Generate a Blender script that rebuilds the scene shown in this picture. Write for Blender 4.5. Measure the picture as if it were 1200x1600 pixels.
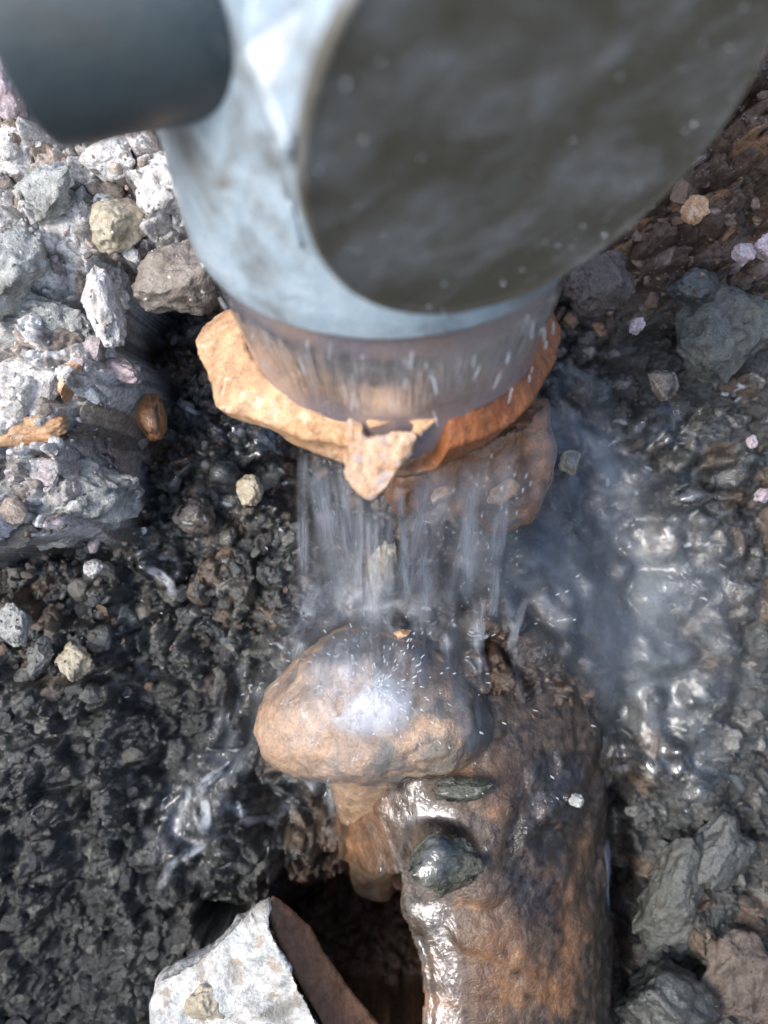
import bpy, bmesh, math, random
import numpy as np
from mathutils import Vector, Matrix
R = math.radians
for o in list(bpy.data.objects): bpy.data.objects.remove(o)
sc = bpy.context.scene
col = sc.collection

# ---------------------------------------------------------------- camera, sky, sun, exposure
# local frame of the dug slope: U right, V up the slope, N out of the slope (metres)
F, D = 1250.0, 0.40
TH = R(35)
UX = np.array([1.0, 0, 0]); UV_ = np.array([0, math.cos(TH), math.sin(TH)]); UN = np.array([0, -math.sin(TH), math.cos(TH)])
BASIS = np.stack([UX, UV_, UN])            # rows
ZL = np.array([0, math.sin(TH), math.cos(TH)])   # world up in local coordinates
YL = np.array([0, math.cos(TH), -math.sin(TH)])  # world +Y in local coordinates
XL = np.array([1.0, 0, 0])
def W(p): return np.asarray(p, float) @ BASIS
cam = bpy.data.cameras.new('camera'); co = bpy.data.objects.new('camera', cam); col.objects.link(co)
cam.sensor_fit = 'VERTICAL'; cam.sensor_height = 36; cam.lens = F/1600*36
cam.clip_start = 0.005; cam.clip_end = 200
co.location = Vector(W([0, 0, D])); co.rotation_euler = (TH, 0, 0)
cam.dof.use_dof = True; cam.dof.focus_distance = 0.32; cam.dof.aperture_fstop = 6.5
sc.camera = co
sun_dir = W([-0.56, 0.06, 0.82]); sun_dir /= np.linalg.norm(sun_dir)
wd = bpy.data.worlds.new('World'); sc.world = wd; wd.use_nodes = True
nt = wd.node_tree; nt.nodes.clear()
sky = nt.nodes.new('ShaderNodeTexSky'); sky.sky_type = 'NISHITA'; sky.sun_disc = False
sky.sun_elevation = math.asin(sun_dir[2]); sky.sun_rotation = math.atan2(sun_dir[0], sun_dir[1])
sky.air_density = 1.0; sky.dust_density = 2.5; sky.ozone_density = 1.0
bg = nt.nodes.new('ShaderNodeBackground'); bg.inputs[1].default_value = 0.15
ow = nt.nodes.new('ShaderNodeOutputWorld')
nt.links.new(sky.outputs[0], bg.inputs[0]); nt.links.new(bg.outputs[0], ow.inputs[0])
sl = bpy.data.lights.new('sun', 'SUN'); sl.energy = 1.25; sl.angle = R(24); sl.color = (1.0, 0.995, 0.98)
so = bpy.data.objects.new('sun', sl); col.objects.link(so)
so.rotation_euler = Vector(sun_dir).to_track_quat('Z', 'Y').to_euler(); so.location = Vector(sun_dir)*3
sc.view_settings.view_transform = 'Standard'; sc.view_settings.look = 'None'; sc.view_settings.gamma = 1
sc.view_settings.use_curve_mapping = False; sc.view_settings.exposure = 1.08
sc.render.resolution_x = 768; sc.render.resolution_y = 1024
try: sc.cycles.transparent_max_bounces = 24
except Exception: pass

# ---------------------------------------------------------------- maths helpers
def P(px, py, n=0.0):
    d = D-n
    return np.array([(px-600)/F*d, (800-py)/F*d, n])
def ray_plane(px, py, c, nrm):
    o = np.array([0, 0, D]); r = np.array([(px-600)/F, (800-py)/F, -1.0])
    t = np.dot(np.asarray(c)-o, nrm)/np.dot(r, nrm)
    return o+r*t
def hsh(ix, iy, iz, s=0):
    h = (ix.astype(np.int64)*73856093) ^ (iy.astype(np.int64)*19349663) ^ (iz.astype(np.int64)*83492791) ^ (s*2654435761 + 1013904223)
    h = (h ^ (h >> 13))*1274126177 & 0xFFFFFFFF
    h = (h ^ (h >> 16))*2246822519 & 0xFFFFFFFF
    h = h ^ (h >> 15)
    return (h & 0xFFFFFF)/float(0xFFFFFF)
def vnoise(p, s=0):
    p = np.asarray(p, float); i = np.floor(p).astype(np.int64); f = p-i; f = f*f*f*(f*(f*6-15)+10)
    out = 0
    for dx in (0, 1):
        wx = f[..., 0] if dx else 1-f[..., 0]
        for dy in (0, 1):
            wy = f[..., 1] if dy else 1-f[..., 1]
            for dz in (0, 1):
                wz = f[..., 2] if dz else 1-f[..., 2]
                out = out + wx*wy*wz*hsh(i[..., 0]+dx, i[..., 1]+dy, i[..., 2]+dz, s)
    return out*2-1
def fbm(p, sc_, oct=4, s=0, gain=.5):
    p = np.asarray(p, float)*sc_; a = 1; t = 0; n = 0
    for k in range(oct):
        t = t+a*vnoise(p, s+k*17); n += a; a *= gain; p = p*2.03+7.7
    return t/n
def worley(x, y, cell, s=0, aniso=1.0):
    """angular chips: returns F1, F2, per-cell randoms (3) and offset to the chip centre, in cells"""
    X = x/cell; Y = y/cell*aniso
    ix = np.floor(X).astype(np.int64); iy = np.floor(Y).astype(np.int64)
    f1 = np.full(X.shape, 9.); f2 = f1.copy(); r1 = np.zeros(X.shape); r2 = r1.copy(); r3 = r1.copy(); ox = r1.copy(); oy = r1.copy()
    z = np.zeros(X.shape, np.int64)
    for dx in (-1, 0, 1):
        for dy in (-1, 0, 1):
            a = ix+dx; b = iy+dy
            cx = a+.1+.8*hsh(a, b, z, s); cy = b+.1+.8*hsh(a, b, z+1, s)
            ex = X-cx; ey = Y-cy; d = np.hypot(ex, ey)
            m = d < f1
            f2 = np.where(m, f1, np.minimum(f2, d)); f1 = np.where(m, d, f1)
            r1 = np.where(m, hsh(a, b, z+2, s), r1); r2 = np.where(m, hsh(a, b, z+3, s), r2); r3 = np.where(m, hsh(a, b, z+4, s), r3)
            ox = np.where(m, ex, ox); oy = np.where(m, ey, oy)
    return f1, f2, r1, r2, r3, ox, oy
def sstep(a, b, x):
    t = np.clip((x-a)/(b-a), 0, 1); return t*t*(3-2*t)
def poly_mask(X, Y, pts, soft):
    """signed distance to a polygon -> smooth mask"""
    n = len(pts); inside = np.zeros(X.shape, bool); dmin = np.full(X.shape, 1e9)
    for i in range(n):
        x1, y1 = pts[i]; x2, y2 = pts[(i+1) % n]
        c = ((y1 > Y) != (y2 > Y)) & (X < (x2-x1)*(Y-y1)/((y2-y1) or 1e-9)+x1)
        inside ^= c
        dx, dy = x2-x1, y2-y1; t = np.clip(((X-x1)*dx+(Y-y1)*dy)/(dx*dx+dy*dy+1e-9), 0, 1)
        dmin = np.minimum(dmin, np.hypot(X-x1-t*dx, Y-y1-t*dy))
    sd = np.where(inside, dmin, -dmin)
    return sstep(-soft, soft, sd)
def blob(X, Y, cx, cy, rx, ry, p=2):
    return np.exp(-(((X-cx)/rx)**2+((Y-cy)/ry)**2)**(p/2))

# ---------------------------------------------------------------- object helpers
def tag(o, label=None, cat=None, group=None, kind=None):
    if label: o['label'] = label
    if cat: o['category'] = cat
    if group: o['group'] = group
    if kind: o['kind'] = kind
    return o
def empty(name, loc, label, cat, group=None):
    o = bpy.data.objects.new(name, None); o.empty_display_size = .01; col.objects.link(o); o.location = Vector(loc)
    return tag(o, label, cat, group)
def mesh_obj(name, verts, faces, mat, parent=None, smooth=True, uv=None, attrs=None, origin=None, local=True):
    """verts in the slope frame (local=True) or the world; faces: (m,3) or (m,4) array or list"""
    v = W(verts) if local else np.asarray(verts, float)
    if parent is not None: org = np.array(parent.location) if parent.parent is None else np.array(parent.location)+np.array(parent.parent.location)
    else: org = v.mean(0) if origin is None else np.asarray(origin)
    v = v-org
    me = bpy.data.meshes.new(name)
    if isinstance(faces, np.ndarray):
        k = faces.shape[1]; m = len(faces)
        me.vertices.add(len(v)); me.vertices.foreach_set('co', v.astype(np.float32).ravel())
        me.loops.add(m*k); me.loops.foreach_set('vertex_index', faces.astype(np.int32).ravel())
        me.polygons.add(m); me.polygons.foreach_set('loop_start', (np.arange(m)*k).astype(np.int32))
        me.polygons.foreach_set('loop_total', np.full(m, k, np.int32)); me.update(calc_edges=True)
    else:
        me.from_pydata(v.tolist(), [], faces); me.update()
    me.polygons.foreach_set('use_smooth', np.full(len(me.polygons), smooth, bool))
    if uv is not None:
        l = me.uv_layers.new(name='UVMap'); li = np.empty(len(me.loops), np.int32); me.loops.foreach_get('vertex_index', li)
        l.data.foreach_set('uv', np.asarray(uv, np.float32)[li].ravel())
    for k_, a in (attrs or {}).items():
        a = np.asarray(a, np.float32)
        if a.ndim == 1:
            at = me.attributes.new(k_, 'FLOAT', 'POINT'); at.data.foreach_set('value', a)
        else:
            at = me.attributes.new(k_, 'FLOAT_COLOR', 'POINT'); at.data.foreach_set('color', np.concatenate([a, np.ones((len(a), 1), np.float32)], 1).ravel())
    me.validate()
    if mat: me.materials.append(mat)
    o = bpy.data.objects.new(name, me); col.objects.link(o)
    if parent is not None:
        o.parent = parent
        if parent.type == 'MESH': o.location = Vector(np.zeros(3))
    else: o.location = Vector(org)
    return o
def get_verts(me):
    a = np.empty(len(me.vertices)*3, np.float32); me.vertices.foreach_get('co', a); return a.reshape(-1, 3).astype(float)
def get_norms(me):
    a = np.empty(len(me.vertices)*3, np.float32); me.vertex_normals.foreach_get('vector', a); return a.reshape(-1, 3).astype(float)
def grid_faces(nu, nv, wrap=False):
    i = np.arange(nu-1)[:, None]; j = np.arange(nv if wrap else nv-1)[None]
    j2 = (j+1) % nv
    return np.stack([i*nv+j, (i+1)*nv+j, (i+1)*nv+j2, i*nv+j2], -1).reshape(-1, 4)
_ico = {}
def ico(sub):
    if sub not in _ico:
        bm = bmesh.new(); bmesh.ops.create_icosphere(bm, subdivisions=sub, radius=1)
        v = np.array([x.co[:] for x in bm.verts]); f = np.array([[x.index for x in q.verts] for q in bm.faces]); bm.free(); _ico[sub] = (v, f)
    return _ico[sub]
def rough_up(o, voxel, amps, seed=0, smooth_first=2, shade=True):
    """remesh a rough solid evenly, then break its surface with noise at several sizes"""
    m = o.modifiers.new('r', 'REMESH'); m.mode = 'VOXEL'; m.voxel_size = voxel; m.use_smooth_shade = shade
    if smooth_first:
        s = o.modifiers.new('s', 'SMOOTH'); s.iterations = smooth_first; s.factor = .5
    bpy.context.view_layer.update()
    dg = bpy.context.evaluated_depsgraph_get()
    me = bpy.data.meshes.new_from_object(o.evaluated_get(dg)); o.modifiers.clear()
    old = o.data; o.data = me; mats = [x for x in old.materials]
    if not me.materials:
        for x in mats: me.materials.append(x)
    v = get_verts(me); nn = get_norms(me)
    q = v + np.array(o.matrix_world.translation if o.parent is None else o.parent.location)
    for size, amp, octv in amps:
        v = v+nn*(fbm(q, 1/size, octv, seed)*amp)[:, None]; seed += 31
    me.vertices.foreach_set('co', v.astype(np.float32).ravel()); me.update()
    me.polygons.foreach_set('use_smooth', np.full(len(me.polygons), shade, bool))
    return o

# ---------------------------------------------------------------- materials
class NT:
    def __init__(s, name):
        s.m = bpy.data.materials.new(name); s.m.use_nodes = True; s.t = s.m.node_tree; s.t.nodes.clear()
        s.out = s.n('ShaderNodeOutputMaterial')
    def n(s, t, **k):
        x = s.t.nodes.new(t)
        for a, b in k.items(): setattr(x, a, b)
        return x
    def l(s, a, b): s.t.links.new(a, b)
    def val(s, sock, v):
        if hasattr(v, 'is_output') or isinstance(v, bpy.types.NodeSocket): s.l(v, sock)
        else: sock.default_value = v
    def noise(s, vec, scale, detail=4, rough=.55, dist=0):
        x = s.n('ShaderNodeTexNoise'); x.inputs['Scale'].default_value = scale; x.inputs['Detail'].default_value = detail
        x.inputs['Roughness'].default_value = rough; x.inputs['Distortion'].default_value = dist; s.l(vec, x.inputs['Vector']); return x.outputs['Fac']
    def ramp(s, f, stops):
        x = s.n('ShaderNodeValToRGB'); e = x.color_ramp.elements
        while len(e) < len(stops): e.new(.5)
        for q, (p, c) in zip(e, stops): q.position = p; q.color = tuple(c)+(1,) if len(c) == 3 else c
        s.l(f, x.inputs[0]); return x.outputs[0]
    def mix(s, f, a, b, mode='MIX'):
        x = s.n('ShaderNodeMix', data_type='RGBA', blend_type=mode)
        s.val(x.inputs[0], f); s.val(x.inputs[6], a if not isinstance(a, tuple) else a+(1,)); s.val(x.inputs[7], b if not isinstance(b, tuple) else b+(1,)); return x.outputs[2]
    def math(s, op, a, b=0, clamp=False):
        x = s.n('ShaderNodeMath', operation=op); x.use_clamp = clamp; s.val(x.inputs[0], a); s.val(x.inputs[1], b); return x.outputs[0]
    def bump(s, h, dist, strength=1.0, nrm=None):
        x = s.n('ShaderNodeBump'); x.inputs['Strength'].default_value = strength; x.inputs['Distance'].default_value = dist; s.l(h, x.inputs['Height'])
        if nrm is not None: s.l(nrm, x.inputs['Normal'])
        return x.outputs[0]
    def mapr(s, v, a, b, c, d):
        x = s.n('ShaderNodeMapRange'); s.l(v, x.inputs[0]); 
        for i, q in enumerate((a, b, c, d)): x.inputs[i+1].default_value = q
        return x.outputs[0]
def g3(v): return (v, v, v)
def rock_mat(name, cols, scale=60, rough=.8, coat=0.0, speck=None, fine=.0009, grime=None, coat_rough=.05, bstr=1.0):
    """cols: three base colours; scale = blotches per metre; coat = wetness"""
    t = NT(name); tc = t.n('ShaderNodeTexCoord').outputs['Object']
    a = t.noise(tc, scale, 5, .6, .4); b = t.noise(tc, scale*5, 5, .65); c = t.noise(tc, scale*22, 3, .6)
    cc = t.ramp(a, [(.33, cols[0]), (.5, cols[1]), (.66, cols[2])])
    cc = t.mix(.75, cc, t.ramp(b, [(.3, g3(.42)), (.5, g3(.95)), (.72, g3(1.35))]), 'MULTIPLY')
    cc = t.mix(.6, cc, t.ramp(c, [(.35, g3(.6)), (.6, g3(1.15))]), 'MULTIPLY')
    if speck:
        v = t.n('ShaderNodeTexVoronoi'); v.inputs['Scale'].default_value = scale*3.2
        wn = t.n('ShaderNodeTexNoise'); wn.inputs['Scale'].default_value = scale*6; wn.inputs['Detail'].default_value = 4; t.l(tc, wn.inputs['Vector'])
        wm = t.n('ShaderNodeVectorMath', operation='MULTIPLY_ADD'); t.l(wn.outputs['Color'], wm.inputs[0]); wm.inputs[1].default_value = (.55/scale,)*3; t.l(tc, wm.inputs[2]); t.l(wm.outputs[0], v.inputs['Vector'])
        m = t.mapr(v.outputs['Distance'], .25, .42, .85, 0)
        rnd = t.n('ShaderNodeSeparateColor'); t.l(v.outputs['Color'], rnd.inputs[0])
        m = t.math('MULTIPLY', m, t.math('GREATER_THAN', rnd.outputs[0], .62))
        cc = t.mix(m, cc, speck)
    if grime:
        g = t.noise(tc, scale*.9, 4, .6, .8); cc = t.mix(t.ramp(g, [(.5, g3(0)), (.6, g3(1))]), cc, grime)
    p = t.n('ShaderNodeBsdfPrincipled'); t.l(cc, p.inputs['Base Color'])
    t.l(t.mapr(b, .3, .7, max(.05, rough-.15), min(1, rough+.12)), p.inputs['Roughness'])
    h = t.math('ADD', t.math('MULTIPLY', b, 1.0), t.math('MULTIPLY', c, .45))
    nb = t.bump(h, fine, bstr); t.l(nb, p.inputs['Normal'])
    if coat:
        p.inputs['Coat Weight'].default_value = coat; p.inputs['Coat Roughness'].default_value = coat_rough; p.inputs['Coat IOR'].default_value = 1.4
        cb = t.bump(t.math('ADD', a, t.math('MULTIPLY', b, .7)), fine*2.2, bstr); t.l(cb, p.inputs['Coat Normal'])
    t.l(p.outputs[0], t.out.inputs[0]); return t.m
def attr_mat(name, rough_dry=.9):
    """ground and gravel: base colour from the 'col' attribute (what each chip is made of), gloss from 'wet'"""
    t = NT(name); tc = t.n('ShaderNodeTexCoord').outputs['Object']
    at = t.n('ShaderNodeAttribute', attribute_name='col').outputs['Color']; wt = t.n('ShaderNodeAttribute', attribute_name='wet').outputs['Fac']
    b = t.noise(tc, 420, 5, .65); c = t.noise(tc, 1500, 4, .6); a = t.noise(tc, 110, 4, .6)
    cc = t.mix(.85, at, t.ramp(b, [(.3, g3(.35)), (.5, g3(.95)), (.7, g3(1.5))]), 'MULTIPLY')
    cc = t.mix(.6, cc, t.ramp(c, [(.35, g3(.55)), (.65, g3(1.25))]), 'MULTIPLY')
    p = t.n('ShaderNodeBsdfPrincipled'); t.l(cc, p.inputs['Base Color'])
    t.l(t.mapr(wt, 0, 1, rough_dry, .42), p.inputs['Roughness'])
    nb = t.bump(t.math('ADD', b, t.math('MULTIPLY', c, .5)), .0011, .9); t.l(nb, p.inputs['Normal'])
    t.l(t.math('MULTIPLY', wt, 1.0, True), p.inputs['Coat Weight']); p.inputs['Coat Roughness'].default_value = .04; p.inputs['Coat IOR'].default_value = 1.6
    t.l(t.bump(t.math('ADD', t.math('MULTIPLY', a, 2.0), b), .0022, .9), p.inputs['Coat Normal'])
    t.l(p.outputs[0], t.out.inputs[0]); return t.m
def plastic_mat(name, base, dirt, rough=.35, dirt_lo=.45, dirt_hi=.7, coat=.3, scale=40, stretch=(1, 1, 1), haze=(.3, .33, .36)):
    t = NT(name); tc = t.n('ShaderNodeTexCoord').outputs['Object']
    mp = t.n('ShaderNodeMapping'); mp.inputs['Scale'].default_value = stretch; t.l(tc, mp.inputs[0])
    a = t.noise(mp.outputs[0], scale, 6, .6, .6); b = t.noise(mp.outputs[0], scale*4, 5, .6); c = t.noise(tc, 900, 3, .5)
    cc = t.mix(t.ramp(b, [(.4, g3(0)), (.75, g3(.6))]), base, haze)
    cc = t.mix(t.ramp(a, [(dirt_lo, g3(0)), (dirt_hi, g3(1))]), cc, dirt)
    cc = t.mix(.5, cc, t.ramp(c, [(.3, g3(.7)), (.6, g3(1.1))]), 'MULTIPLY')
    p = t.n('ShaderNodeBsdfPrincipled'); t.l(cc, p.inputs['Base Color'])
    t.l(t.mapr(a, .35, .7, rough-.08, rough+.22), p.inputs['Roughness'])
    t.l(t.bump(t.math('ADD', b, t.math('MULTIPLY', c, .3)), .0004, .7), p.inputs['Normal'])
    p.inputs['Coat Weight'].default_value = coat; p.inputs['Coat Roughness'].default_value = .12
    t.l(t.bump(b, .0006, .6), p.inputs['Coat Normal'])
    t.l(p.outputs[0], t.out.inputs[0]); return t.m
def water_mat(name, tint=(.74, .82, .9), milk=.5, lo=.45, hi=.75, sx=14, sy=1.4, gloss=2.0, fine=2.2, bumpd=.0015, rough=.06):
    """thin running water: clear film with a mirror skin, aerated milky streaks along the flow (UV: x across in metres*100, y along)"""
    t = NT(name); uvn = t.n('ShaderNodeTexCoord').outputs['UV']
    mp = t.n('ShaderNodeMapping'); mp.inputs['Scale'].default_value = (sx, sy, 1); t.l(uvn, mp.inputs[0])
    a = t.noise(mp.outputs[0], 1.0, 5, .6, .5); b = t.noise(mp.outputs[0], fine, 4, .6, .3)
    ed = t.n('ShaderNodeAttribute', attribute_name='edge').outputs['Fac']
    st = t.ramp(t.math('ADD', t.math('MULTIPLY', a, .62), t.math('MULTIPLY', b, .38)), [(lo, g3(0)), (hi, g3(1))])
    nb = t.bump(t.math('ADD', a, t.math('MULTIPLY', b, .5)), bumpd, 1)
    fr = t.n('ShaderNodeFresnel'); fr.inputs[0].default_value = 1.33; t.l(nb, fr.inputs['Normal'])
    gf = t.math('MULTIPLY', t.math('MULTIPLY', fr.outputs[0], gloss), ed, True)
    tr = t.n('ShaderNodeBsdfTransparent'); gl = t.n('ShaderNodeBsdfGlossy'); gl.inputs['Roughness'].default_value = rough; t.l(nb, gl.inputs['Normal'])
    m1 = t.n('ShaderNodeMixShader'); t.l(gf, m1.inputs[0]); t.l(tr.outputs[0], m1.inputs[1]); t.l(gl.outputs[0], m1.inputs[2])
    df = t.n('ShaderNodeBsdfDiffuse'); df.inputs[0].default_value = tint+(1,); tl = t.n('ShaderNodeBsdfTranslucent'); tl.inputs[0].default_value = tint+(1,)
    m2 = t.n('ShaderNodeMixShader'); m2.inputs[0].default_value = .4; t.l(df.outputs[0], m2.inputs[1]); t.l(tl.outputs[0], m2.inputs[2])
    m3 = t.n('ShaderNodeMixShader'); t.l(t.math('MULTIPLY', t.math('MULTIPLY', st, ed), milk, True), m3.inputs[0]); t.l(m1.outputs[0], m3.inputs[1]); t.l(m2.outputs[0], m3.inputs[2])
    t.l(m3.outputs[0], t.out.inputs[0]); return t.m
def drop_mat():
    t = NT('water_drop'); p = t.n('ShaderNodeBsdfPrincipled'); p.inputs['Base Color'].default_value = (.9, .95, 1, 1); p.inputs['Roughness'].default_value = .04
    p.inputs['IOR'].default_value = 1.33; p.inputs['Transmission Weight'].default_value = .75; t.l(p.outputs[0], t.out.inputs[0]); return t.m

M_pale = rock_mat('pale_rubble', [(.58, .52, .46), (.80, .78, .76), (.42, .40, .38)], 70, .85, 0, speck=(.78, .74, .72), fine=.0016)
M_grey = rock_mat('grey_concrete', [(.30, .30, .27), (.52, .53, .50), (.17, .17, .155)], 60, .8, .1, speck=(.5, .5, .47), fine=.0018)
M_brownrock = rock_mat('brown_grey_rock', [(.19, .15, .11), (.30, .26, .22), (.10, .08, .06)], 45, .7, .3, fine=.0012)
M_pink = rock_mat('pink_quartz', [(.42, .31, .31), (.60, .50, .52), (.28, .20, .20)], 80, .5, .5, fine=.0008)
M_clay = rock_mat('fired_clay', [(.56, .31, .15), (.66, .40, .22), (.46, .24, .11)], 45, .7, .2, speck=(.72, .52, .36), fine=.0006)
M_claywet = rock_mat('wet_fired_clay', [(.22, .095, .04), (.32, .15, .065), (.10, .05, .03)], 45, .5, .8, fine=.0008)
M_darkgrey = rock_mat('dark_grey_stone', [(.075, .083, .075), (.13, .135, .12), (.045, .046, .04)], 60, .5, .8, fine=.0014)
M_darkbrown = rock_mat('dark_brown_stone', [(.10, .072, .05), (.16, .125, .10), (.05, .036, .027)], 55, .5, .7, fine=.0014)
M_darkwet = rock_mat('dark_wet_stone', [(.035, .04, .038), (.07, .075, .07), (.02, .022, .02)], 50, .45, 1.0, fine=.001)
M_greywet = rock_mat('wet_grey_stone', [(.11, .12, .11), (.18, .185, .17), (.07, .07, .065)], 45, .5, .9, fine=.0012)
M_yellow = rock_mat('yellow_pebble', [(.40, .33, .21), (.50, .44, .32), (.27, .22, .15)], 90, .5, .8, fine=.0006)
M_orangepeb = rock_mat('orange_brown_pebble', [(.30, .13, .045), (.38, .18, .07), (.20, .085, .03)], 60, .55, .35, fine=.0006)
M_hump = rock_mat('smooth_brown_clay', [(.42, .26, .15), (.54, .36, .23), (.28, .19, .125)], 32, .5, .6, fine=.0017, coat_rough=.12, grime=(.17, .15, .12))
M_pipe = rock_mat('muddy_clay_pipe', [(.20, .10, .05), (.33, .17, .08), (.09, .055, .035)], 24, .42, 1.0, fine=.0009, grime=(.045, .036, .028), coat_rough=.05)
M_inner = rock_mat('stained_clay_inside', [(.15, .07, .035), (.22, .11, .055), (.08, .04, .02)], 22, .6, .3, fine=.0008)
M_moss = rock_mat('dark_green_stone', [(.045, .05, .035), (.08, .085, .06), (.02, .025, .018)], 55, .4, 1.0, speck=(.16, .17, .15), fine=.0014)
M_white = rock_mat('white_mortar_rock', [(.50, .54, .54), (.74, .73, .69), (.34, .37, .37)], 38, .8, .25, speck=(.42, .34, .26), fine=.0022, grime=(.30, .29, .26))
M_neck = rock_mat('tan_wet_clay', [(.34, .22, .13), (.44, .30, .19), (.24, .15, .09)], 50, .4, .8, fine=.0008)
M_shard = rock_mat('pale_porous_clay', [(.58, .34, .18), (.72, .50, .34), (.46, .26, .14)], 90, .6, .4, speck=(.50, .42, .44), fine=.0012)
M_ground = attr_mat('rubble_ground'); M_gravel = attr_mat('gravel')
M_body = plastic_mat('grey_plastic', (.33, .42, .49), (.15, .145, .13), .32, .46, .70, .5, 45, haze=(.52, .60, .66))
M_branch = plastic_mat('dark_grey_plastic', (.055, .075, .085), (.065, .072, .07), .34, .55, .8, .1, 30, haze=(.07, .085, .095))
M_cap = plastic_mat('olive_reflection_plastic', (.135, .13, .115), (.078, .070, .050), .40, .36, .58, .5, 24, (1.0, 2.2, 2.2), haze=(.30, .32, .34))  # dirt tone paints the dark ground's reflection, haze its bluish sheen
M_down = plastic_mat('wet_mauve_plastic', (.20, .17, .19), (.36, .24, .17), .28, .48, .7, .9, 22, (1, 1, .35), haze=(.27, .25, .28))
M_drop = drop_mat()
def collar_mat():
    m = rock_mat('collar_clay', [(.56, .31, .15), (.66, .40, .22), (.46, .24, .11)], 45, .65, .5, speck=(.72, .52, .36), fine=.0009)
    t = m.node_tree; p = next(n for n in t.nodes if n.type == 'BSDF_PRINCIPLED'); src = p.inputs['Base Color'].links[0].from_socket
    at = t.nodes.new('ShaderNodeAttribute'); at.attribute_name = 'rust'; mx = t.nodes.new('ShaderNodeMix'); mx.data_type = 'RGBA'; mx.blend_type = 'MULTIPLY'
    t.links.new(at.outputs['Fac'], mx.inputs[0]); t.links.new(src, mx.inputs[6]); mx.inputs[7].default_value = (.50, .27, .14, 1); t.links.new(mx.outputs[2], p.inputs['Base Color'])  # tint for wet clay and for the fitting's shade painted into it
    return m
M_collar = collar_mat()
def pipe_mat():
    m = rock_mat('muddy_clay_pipe', [(.15, .078, .042), (.25, .13, .062), (.08, .048, .03)], 30, .5, .45, fine=.0012, coat_rough=.07)
    t = m.node_tree; p = next(n for n in t.nodes if n.type == 'BSDF_PRINCIPLED'); src = p.inputs['Base Color'].links[0].from_socket
    at = t.nodes.new('ShaderNodeAttribute'); at.attribute_name = 'mud'; mx = t.nodes.new('ShaderNodeMix'); mx.data_type = 'RGBA'
    tc = t.nodes.new('ShaderNodeTexCoord'); nz = t.nodes.new('ShaderNodeTexNoise'); nz.inputs['Scale'].default_value = 260; nz.inputs['Detail'].default_value = 5; t.links.new(tc.outputs['Object'], nz.inputs['Vector'])
    cr = t.nodes.new('ShaderNodeValToRGB'); cr.color_ramp.elements[0].position = .35; cr.color_ramp.elements[0].color = (.022, .017, .014, 1); cr.color_ramp.elements[1].position = .68; cr.color_ramp.elements[1].color = (.10, .072, .052, 1)
    t.links.new(nz.outputs['Fac'], cr.inputs[0]); t.links.new(at.outputs['Fac'], mx.inputs[0]); t.links.new(src, mx.inputs[6]); t.links.new(cr.outputs[0], mx.inputs[7]); t.links.new(mx.outputs[2], p.inputs['Base Color'])
    return m
M_pipemud = pipe_mat()

# ---------------------------------------------------------------- the dug slope (one sheet, fine near the pipe, coarse out to the horizon)
def axis_coords(a, b, step, far):
    c = list(np.arange(a, b+step/2, step)); s = step; x = c[-1]; hi = []
    while x < far: s *= 1.08; x += s; hi.append(x)
    s = step; x = c[0]; lo = []
    while x > -far: s *= 1.08; x -= s; lo.append(x)
    return np.array(lo[::-1]+c+hi)
gu = axis_coords(-.255, .255, .00072, 60); gv = axis_coords(-.29, .29, .00068, 60)
GU, GV = np.meshgrid(gu, gv, indexing='ij')
BANK = [(-200, -200), (420, -200), (400, 300), (352, 470), (250, 490), (225, 560), (250, 600), (225, 690), (210, 830), (60, 850), (-200, 900)]
HOLE = [(425, 1500), (425, 1410), (470, 1352), (560, 1330), (700, 1400), (760, 1700), (425, 1700)]
def base_n(X, Y, full=True):
    wx = X+22*fbm(np.stack([X/70, Y/70, X*0], -1), 1, 3, 5); wy = Y+22*fbm(np.stack([X/70, Y/70, X*0+9], -1), 1, 3, 8)
    n = .004*np.ones_like(X)
    n = n+.084*poly_mask(wx, wy, BANK, 24)
    n = n+.016*blob(wx, wy, 330, 760, 190, 260)
    n = n+.020*blob(wx, wy, 60, 1120, 260, 260, 4)
    n = n-.022*blob(wx, wy, 600, 740, 150, 110, 4)
    n = n+.034*blob(wx, wy, 760, 1000, 190, 190, 4)
    n = n+.016*blob(wx, wy, 470, 900, 60, 110, 3)
    n = n-.03*blob(wx, wy, 455, 1270, 70, 60, 3)
    n = n-.018*blob(wx, wy, 250, 1180, 60, 240)
    n = n-.014*blob(wx, wy, 120, 1400, 40, 260)
    n = n+.030*sstep(880, 1150, wx)*sstep(1350, 200, wy)
    n = n+.040*sstep(860, 1000, wx)*sstep(640, 200, wy)
    n = n-.045*blob(wx, wy, 240, 530, 50, 42, 3)-.05*blob(wx, wy, 180, 730, 22, 60, 2)
    n = n-.03*blob(wx, wy, 925, 490, 60, 70)
    n = n-.022*blob(wx, wy, 962, 1400, 26, 300, 4)
    n = n-.12*poly_mask(wx, wy, HOLE, 30)
    n = n-.05*blob(wx, wy, 362, 1425, 46, 40, 3)
    return n
N0 = np.zeros_like(GU)
for _ in range(4):
    PX = 600+F*GU/(D-N0); PY = 800-F*GV/(D-N0)
    N0 = .5*N0+.5*base_n(np.clip(PX, -900, 2100), np.clip(PY, -900, 2500))
PX = 600+F*GU/(D-N0); PY = 800-F*GV/(D-N0)
dens = sstep(.5, .3, np.maximum(np.abs(GU), np.abs(GV)*.85))         # fine relief only where the mesh is fine
q3 = np.stack([GU, GV, GU*0], -1)
wu = GU+.004*fbm(q3, 60, 3, 3)+.0016*fbm(q3, 220, 2, 4); wv = GV+.004*fbm(q3, 60, 3, 6)+.0016*fbm(q3, 220, 2, 7)
wetdark = sstep(980, 1120, PY+60*fbm(q3, 40, 3, 21))*sstep(470, 330, PX)
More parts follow.
